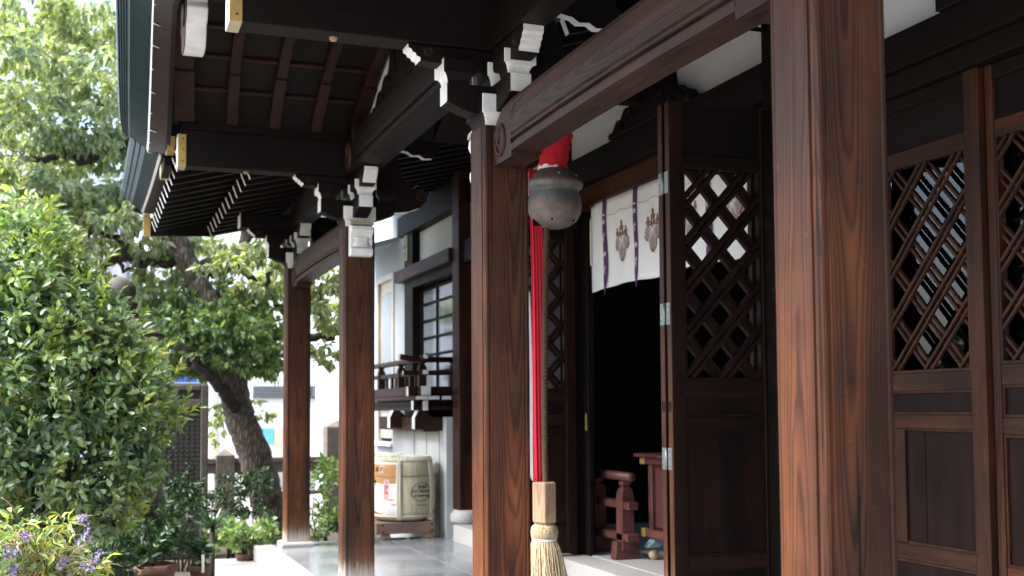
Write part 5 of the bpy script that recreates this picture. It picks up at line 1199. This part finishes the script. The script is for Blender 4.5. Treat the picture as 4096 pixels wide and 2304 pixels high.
# ---- old tree with crooked limbs
TY = 14.3
tr = thing('leaning_tree', 'old leaning tree with furrowed trunk, crooked dark limbs and spreading crown by the fence', 'tree', tuple(atY(1100, 2080, TY).xy) + (GZ,))
mb = MB(); limb(mb, TY, [(1112, 2170), (1085, 2060), (1052, 1930), (1012, 1800), (968, 1690), (940, 1590), (925, 1490), (900, 1400), (858, 1290), (815, 1180), (778, 1105), (738, 1020), (700, 940), (640, 760), (560, 560), (500, 330)], .225, .09, 16, .012, 1, 6); mb.build('trunk', M['bark'], tr)
for i, (pts, r0, r1) in enumerate((([(950, 1640, -.1), (885, 1560, -.25), (830, 1500, -.35), (775, 1455, -.4), (735, 1445, -.4)], .085, .04), ([(925, 1490), (1000, 1430), (1080, 1400)], .07, .02), ([(905, 1400), (980, 1330), (1060, 1330, .3)], .06, .02), ([(800, 1450, -.4), (760, 1400, -.5), (700, 1380, -.5)], .04, .012))):
    mb = MB(); limb(mb, TY, pts, r0, r1, 9, .02, 10 + i); mb.build('limb', M['branch'], tr)
pads = [pxblob(TY, *a, depth=1.2) for a in ((900, 1330, 190, 80), (1030, 1375, 130, 75), (770, 1300, 160, 90), (700, 1370, 120, 70), (980, 1440, 150, 55), (840, 1420, 150, 50), (640, 1270, 70, 60), (1080, 1300, 70, 60), (870, 1240, 120, 60), (1080, 1470, 60, 50), (720, 1180, 70, 40), (740, 1455, 75, 40), (670, 1470, 60, 50), (800, 1490, 50, 25))]
pads += [pxblob(TY + .3, *a, depth=1.2) for a in ((700, 1230, 110, 60), (600, 1200, 70, 60), (960, 1210, 100, 50), (1090, 1210, 80, 60), (840, 1150, 90, 45), (640, 1340, 80, 60))]
b_, d_ = sprays(pads, 48, 8, .6, up=.0, droop=.35, shell=.4, seed=21); leaves('crown', M['leaf_mid'], tr, b_, d_, .105, .052, False, seed=22)
# hanging lower sprays right of the trunk
b_, d_ = sprays([pxblob(TY + .5, *a) for a in ((1045, 1660, 45, 14), (860, 1640, 45, 60), (870, 1730, 30, 50), (1010, 1600, 30, 20))], 34, 7, .6, up=-.1, droop=.4, seed=23); leaves('low_sprays', M['leaf_tree'], tr, b_, d_, .11, .05, False, seed=24)
T2 = 14.7; t2 = tr
LB = (([(780, 1110), (850, 1075), (930, 1050), (975, 1010), (985, 930), (950, 850)], .13, .07), ([(940, 1055), (1000, 1110), (1060, 1180), (1130, 1235)], .06, .035), ([(1130, 1235), (1230, 1360), (1290, 1345), (1400, 1320)], .06, .05),
      ([(872, 1080), (895, 1150), (890, 1190), (930, 1225), (915, 1250)], .075, .05), ([(740, 1030), (640, 1060), (560, 1045), (470, 1035), (420, 1060), (360, 1100), (325, 1150)], .055, .022),
      ([(510, 1040), (500, 985), (470, 940), (400, 930), (340, 960), (290, 1000)], .04, .018), ([(560, 1045), (575, 980), (600, 935), (560, 905), (500, 915)], .035, .02), ([(470, 1035), (520, 1090), (560, 1070)], .03, .015),
      ([(560, 560), (440, 610), (330, 640), (240, 610), (160, 640), (60, 655), (-40, 690)], .07, .03), ([(240, 610), (205, 560), (228, 520)], .035, .015), ([(330, 640), (300, 580), (330, 520), (370, 500)], .04, .015), ([(60, 655), (40, 600), (-20, 590)], .05, .02),
      ([(600, 660), (500, 430), (420, 330), (360, 250)], .05, .02), ([(500, 430), (440, 430), (400, 410)], .03, .015), ([(700, 940), (620, 850), (520, 830), (420, 860)], .05, .02), ([(1060, 1180), (1080, 1080), (1150, 1020)], .04, .02),
      ([(980, 960), (1060, 900), (1150, 880), (1250, 900)], .05, .03))
for i, (pts, r0, r1) in enumerate(LB):
    mb = MB(); limb(mb, T2 - .1, pts, r0, r1, 8, .045, 40 + i, 4); mb.build('limb', M['branch'], t2)
pd = ((110, 40, 200, 90), (330, 90, 170, 80), (60, 200, 150, 70), (230, 240, 170, 75), (420, 260, 110, 70), (90, 380, 150, 60), (330, 400, 150, 60), (450, 420, 70, 50), (120, 520, 190, 75), (340, 560, 150, 65), (440, 640, 80, 50), (200, 780, 180, 70), (420, 800, 130, 70), (60, 850, 150, 80), (330, 870, 140, 60), (480, 880, 90, 55), (200, 960, 140, 60), (420, 990, 100, 60), (600, 1010, 60, 50), (640, 1100, 90, 60), (560, 1180, 70, 50), (690, 1010, 60, 45),
      (860, 990, 90, 40), (1050, 1010, 100, 60), (1100, 1110, 90, 55), (1010, 1150, 70, 40), (1180, 1090, 90, 80), (1270, 1130, 110, 75), (1330, 1230, 80, 70), (1250, 1230, 70, 50), (1310, 1300, 60, 40), (1320, 1420, 50, 50), (1280, 1390, 40, 25), (740, 1230, 60, 50), (980, 1230, 60, 40), (900, 1060, 90, 45), (760, 960, 60, 30), (1120, 960, 90, 40), (640, 950, 50, 40), (230, 120, 60, 50), (0, 620, 90, 60), (480, 180, 60, 60), (460, 340, 50, 50), (480, 520, 60, 50), (400, 180, 90, 60), (250, 650, 120, 50), (60, 690, 120, 50), (480, 740, 60, 50), (120, 880, 130, 50))
pads = [pxblob(T2, a[0], a[1], a[2], a[3] * .82, depth=1.3, dy=rnd.uniform(-1.2, .8)) for a in pd]
b_, d_ = sprays(pads, 33, 9, .58, up=-.05, droop=.5, shell=.4, seed=31); leaves('crown', M['leaf_tree'], t2, b_, d_, .125, .058, False, seed=32, curl=.25)
# ---- dark undergrowth and potted plants
def bush(label, Y, blobs, mat, ll, lw, dens, seed, per=7, up=.3, droop=.1, name='garden_shrub', stemx=None, group=None, rich=False):
    bl = [pxblob(Y, *a) for a in blobs]; cx_ = bl[0][0]
    t = thing(name, label, 'shrub', (cx_.x, cx_.y, GZ), group)
    b_, d_ = sprays(bl, dens, per, .65, up=up, droop=droop, shell=.45, seed=seed); leaves('foliage', mat, t, b_, d_, ll, lw, rich, seed=seed + 1)
    mb = MB(); rg = random.Random(seed)
    for i in range(6):
        a = Vector((cx_.x + rg.uniform(-.06, .06), cx_.y, GZ)); k = rg.choice(bl); e = Vector(k[0]) + Vector((rg.uniform(-.5, .5) * k[1][0], 0, rg.uniform(-.2, .5) * k[1][2])); mb.tube([a, a.lerp(e, .5) + Vector((rg.uniform(-.08, .08), 0, .05)), e], lambda t: .012 * (1.1 - t), 5)
    stuff(mb.build('stems', M['branch'], t)); return t
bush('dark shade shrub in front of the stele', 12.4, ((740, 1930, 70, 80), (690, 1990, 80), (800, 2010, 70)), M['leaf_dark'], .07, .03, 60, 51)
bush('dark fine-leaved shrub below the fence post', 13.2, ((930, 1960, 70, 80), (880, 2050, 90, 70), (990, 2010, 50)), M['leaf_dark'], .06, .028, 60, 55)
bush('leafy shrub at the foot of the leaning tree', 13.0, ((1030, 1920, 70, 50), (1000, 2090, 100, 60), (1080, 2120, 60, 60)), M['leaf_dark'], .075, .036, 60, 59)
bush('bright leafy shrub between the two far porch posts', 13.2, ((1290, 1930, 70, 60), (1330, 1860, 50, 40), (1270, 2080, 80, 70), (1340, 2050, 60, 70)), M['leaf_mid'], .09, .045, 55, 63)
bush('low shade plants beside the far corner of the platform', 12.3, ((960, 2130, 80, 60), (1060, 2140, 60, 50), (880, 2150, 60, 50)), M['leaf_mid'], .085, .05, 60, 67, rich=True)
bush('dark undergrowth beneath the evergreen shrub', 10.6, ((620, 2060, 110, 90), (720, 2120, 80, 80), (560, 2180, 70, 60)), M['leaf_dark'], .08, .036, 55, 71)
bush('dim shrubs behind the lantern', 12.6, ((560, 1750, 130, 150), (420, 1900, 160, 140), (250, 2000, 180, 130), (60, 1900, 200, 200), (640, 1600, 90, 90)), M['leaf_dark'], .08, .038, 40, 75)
bush('shadowed leafy clump under the right side of the evergreen shrub', 9.5, ((440, 2180, 90, 70), (540, 2120, 80, 80), (360, 2240, 90, 60), (480, 2260, 80, 50)), M['leaf_dark'], .075, .034, 70, 91)
sk = thing('spiky_plant', 'dark strap-leaved plant among the pots below the stele', 'plant', tuple(atY(850, 2140, 11.6).xy) + (GZ,))
rg = random.Random(6); mb = MB(); c_ = atY(850, 2120, 11.6)
for i in range(70):
    a = rg.uniform(0, 6.28); L = rg.uniform(.25, .45); e = rg.uniform(.3, 1.2); d = Vector((math.cos(a) * math.cos(e), math.sin(a) * math.cos(e), math.sin(e))); s = d.cross(Vector((0, 0, 1))).normalized() * .010; P = [c_ + d * L * t - Vector((0, 0, .22 * L * t * t * 1.6)) for t in (0, .35, .7, 1)]
    mb.add([P[0] - s, P[0] + s, P[1] + s, P[1] - s, P[2] + s * .8, P[2] - s * .8, P[3]], [(0, 1, 2, 3), (3, 2, 4, 5), (5, 4, 6)])
stuff(mb.build('blades', M['leaf_dark'], sk)); MB().tube([c_, Vector((c_.x, c_.y, GZ))], .03, 7).build('stem', M['branch'], sk)
def pot(label, Y, px0, px1, pyt, mat, square=False, plant=None, seed=80):
    c = atY((px0 + px1) / 2, pyt, Y); r = (px1 - px0) / 2 * Y / F_PX; h = c.z - GZ
    t = thing('potted_plant', label, 'potted plant', (c.x, c.y, GZ), 'potted plants at the foot of the garden')
    sg = 6 if square else 26
    MB().lathe([(r * .68, GZ), (r * .86, c.z - h * .22), (r * .88, c.z - h * .20), (r, c.z - h * .18), (r, c.z), (r * .88, c.z), (r * .84, c.z - .05)], (c.x, c.y), sg).build('pot', mat, t, .004)
    MB().lathe([(.001, c.z - .045), (r * .84, c.z - .04)], (c.x, c.y), 16).build('soil', M['dirt'], t)
    bl = [pxblob(Y, *a) for a in plant]; b_, d_ = sprays(bl, 60, 7, .65, up=.3, droop=.15, shell=.4, seed=seed); leaves('foliage', M['leaf_dark'] if seed % 2 else M['leaf_mid'], t, b_, d_, .09, .045, True, seed=seed + 1)
    mb = MB(); rg = random.Random(seed)
    for i in range(5): e = Vector(bl[i % len(bl)][0]); mb.tube([(c.x, c.y, c.z - .05), (c.x + rg.uniform(-.04, .04), c.y, (c.z + e.z) / 2), e], lambda t: .007, 5)
    stuff(mb.build('stems', M['branch'], t)); return t
pot('leafy plant in a faceted brown planter at the bottom edge', 10.2, 518, 705, 2256, M['terracotta'], True, ((610, 2190, 80, 50), (560, 2150, 50), (680, 2150, 50)), 81)
pot('small round brown pot with a dark plant left of the steps', 10.6, 758, 842, 2258, M['terracotta'], False, ((800, 2200, 50, 40),), 83)
pot('terracotta pot with bright leaves beside the platform corner', 11.9, 942, 1014, 2214, M['terracotta'], False, ((975, 2160, 60, 45), (930, 2120, 50, 40), (1040, 2140, 60, 45), (1090, 2100, 40, 40)), 86)
tg = atY(812, 2255, 10.5); tag(MB().box(tg.x - .012, tg.x + .012, tg.y, tg.y + .003, tg.z - .08, tg.z + .08).build('plant_marker', M['bwhite']), 'small white plant marker stuck in the round brown pot', 'marker')
# ---- houses across the street
wh = thing('white_house', 'bright white house wall with dark louvred window bands beyond the fence', 'house', tuple(atY(1100, 1900, 25).xy) + (GZ,))
HY = 25.0; X_ = lambda px, py=1600: atY(px, py, HY).x; Z_ = lambda py: atY(1100, py, HY).z
MB().box(X_(585), X_(2000), HY, HY + 6, GZ, Z_(880)).build('wall', M['bwhite'], wh)
def onwall(name, px0, px1, py0, py1, mat, out=.05, th=.05): return MB().box(X_(px0), X_(px1), HY - out, HY - out + th, Z_(py1), Z_(py0)).build(name, mat, wh, .004)
for a, b in ((1010, 1300), (1296, 1318), (1330, 1420)):
    for i in range(4): onwall('louvre', a, b, 1545 + i * 9, 1549 + i * 9, M['bdark'])
    onwall('window_band', a, b, 1580, 1594, M['bdark'], .06)
for a, b in ((1296, 1318), (1330, 1420)): onwall('window', a, b, 1380, 1528, M['bgrey'], .03); onwall('window_frame', a - 4, a, 1380, 1700, M['bdark'], .06)
onwall('wall_lamp', 1248, 1264, 1551, 1586, M['bdark'], .25, .2)
onwall('shop_window', 1040, 1094, 1712, 1775, M['teal'], .06); onwall('door', 1094, 1135, 1712, 1830, M['bbeige'], .05); onwall('step_wall', 1000, 1320, 1830, 1850, M['bbeige'], .4, .4)
onwall('pipe', 600, 612, 880, 1900, M['bdark'], .2, .1); onwall('ledge', 585, 760, 905, 918, M['bbeige'], .3, .3)
onwall('door_frame', 850, 868, 1560, 1900, M['bbeige'], .06)
gh = thing('grey_house', 'lilac-grey house with horizontal louvred panel glimpsed behind the tree', 'house', tuple(atY(380, 1900, 27).xy) + (GZ,))
GY = 27.0; G_ = lambda px: atY(px, 1200, GY).x; GZ_ = lambda py: atY(380, py, GY).z
MB().box(G_(-600), G_(520), GY, GY + 6, GZ, GZ_(760)).build('wall', M['bgrey'], gh)
for i in range(12): MB().box(G_(288), G_(432), GY - .08, GY - .02, GZ_(1040 + i * 8 + 4), GZ_(1040 + i * 8)).build('louvre', M['bwhite'] if i % 2 else M['bdark'], gh)
MB().box(G_(505), G_(520), GY - .12, GY - .01, GZ, GZ_(760)).build('downpipe', M['bdark'], gh)
MB().prism([(GY - .5, GZ_(760)), (GY + 6.5, GZ_(760)), (GY + 3, GZ_(560))], 'X', G_(-640), G_(535)).build('roof', M['bdark'], gh, fixn=True)
bs_ = MB().box(atY(690, 1400, 17.4).x, atY(812, 1400, 17.4).x, 17.4, 17.46, atY(700, 1530, 17.4).z, atY(700, 1385, 17.4).z).build('blue_tarpaulin', M['blue'], None)
tag(bs_, 'blue sheet glimpsed through the leaves above the stele', 'sheet')
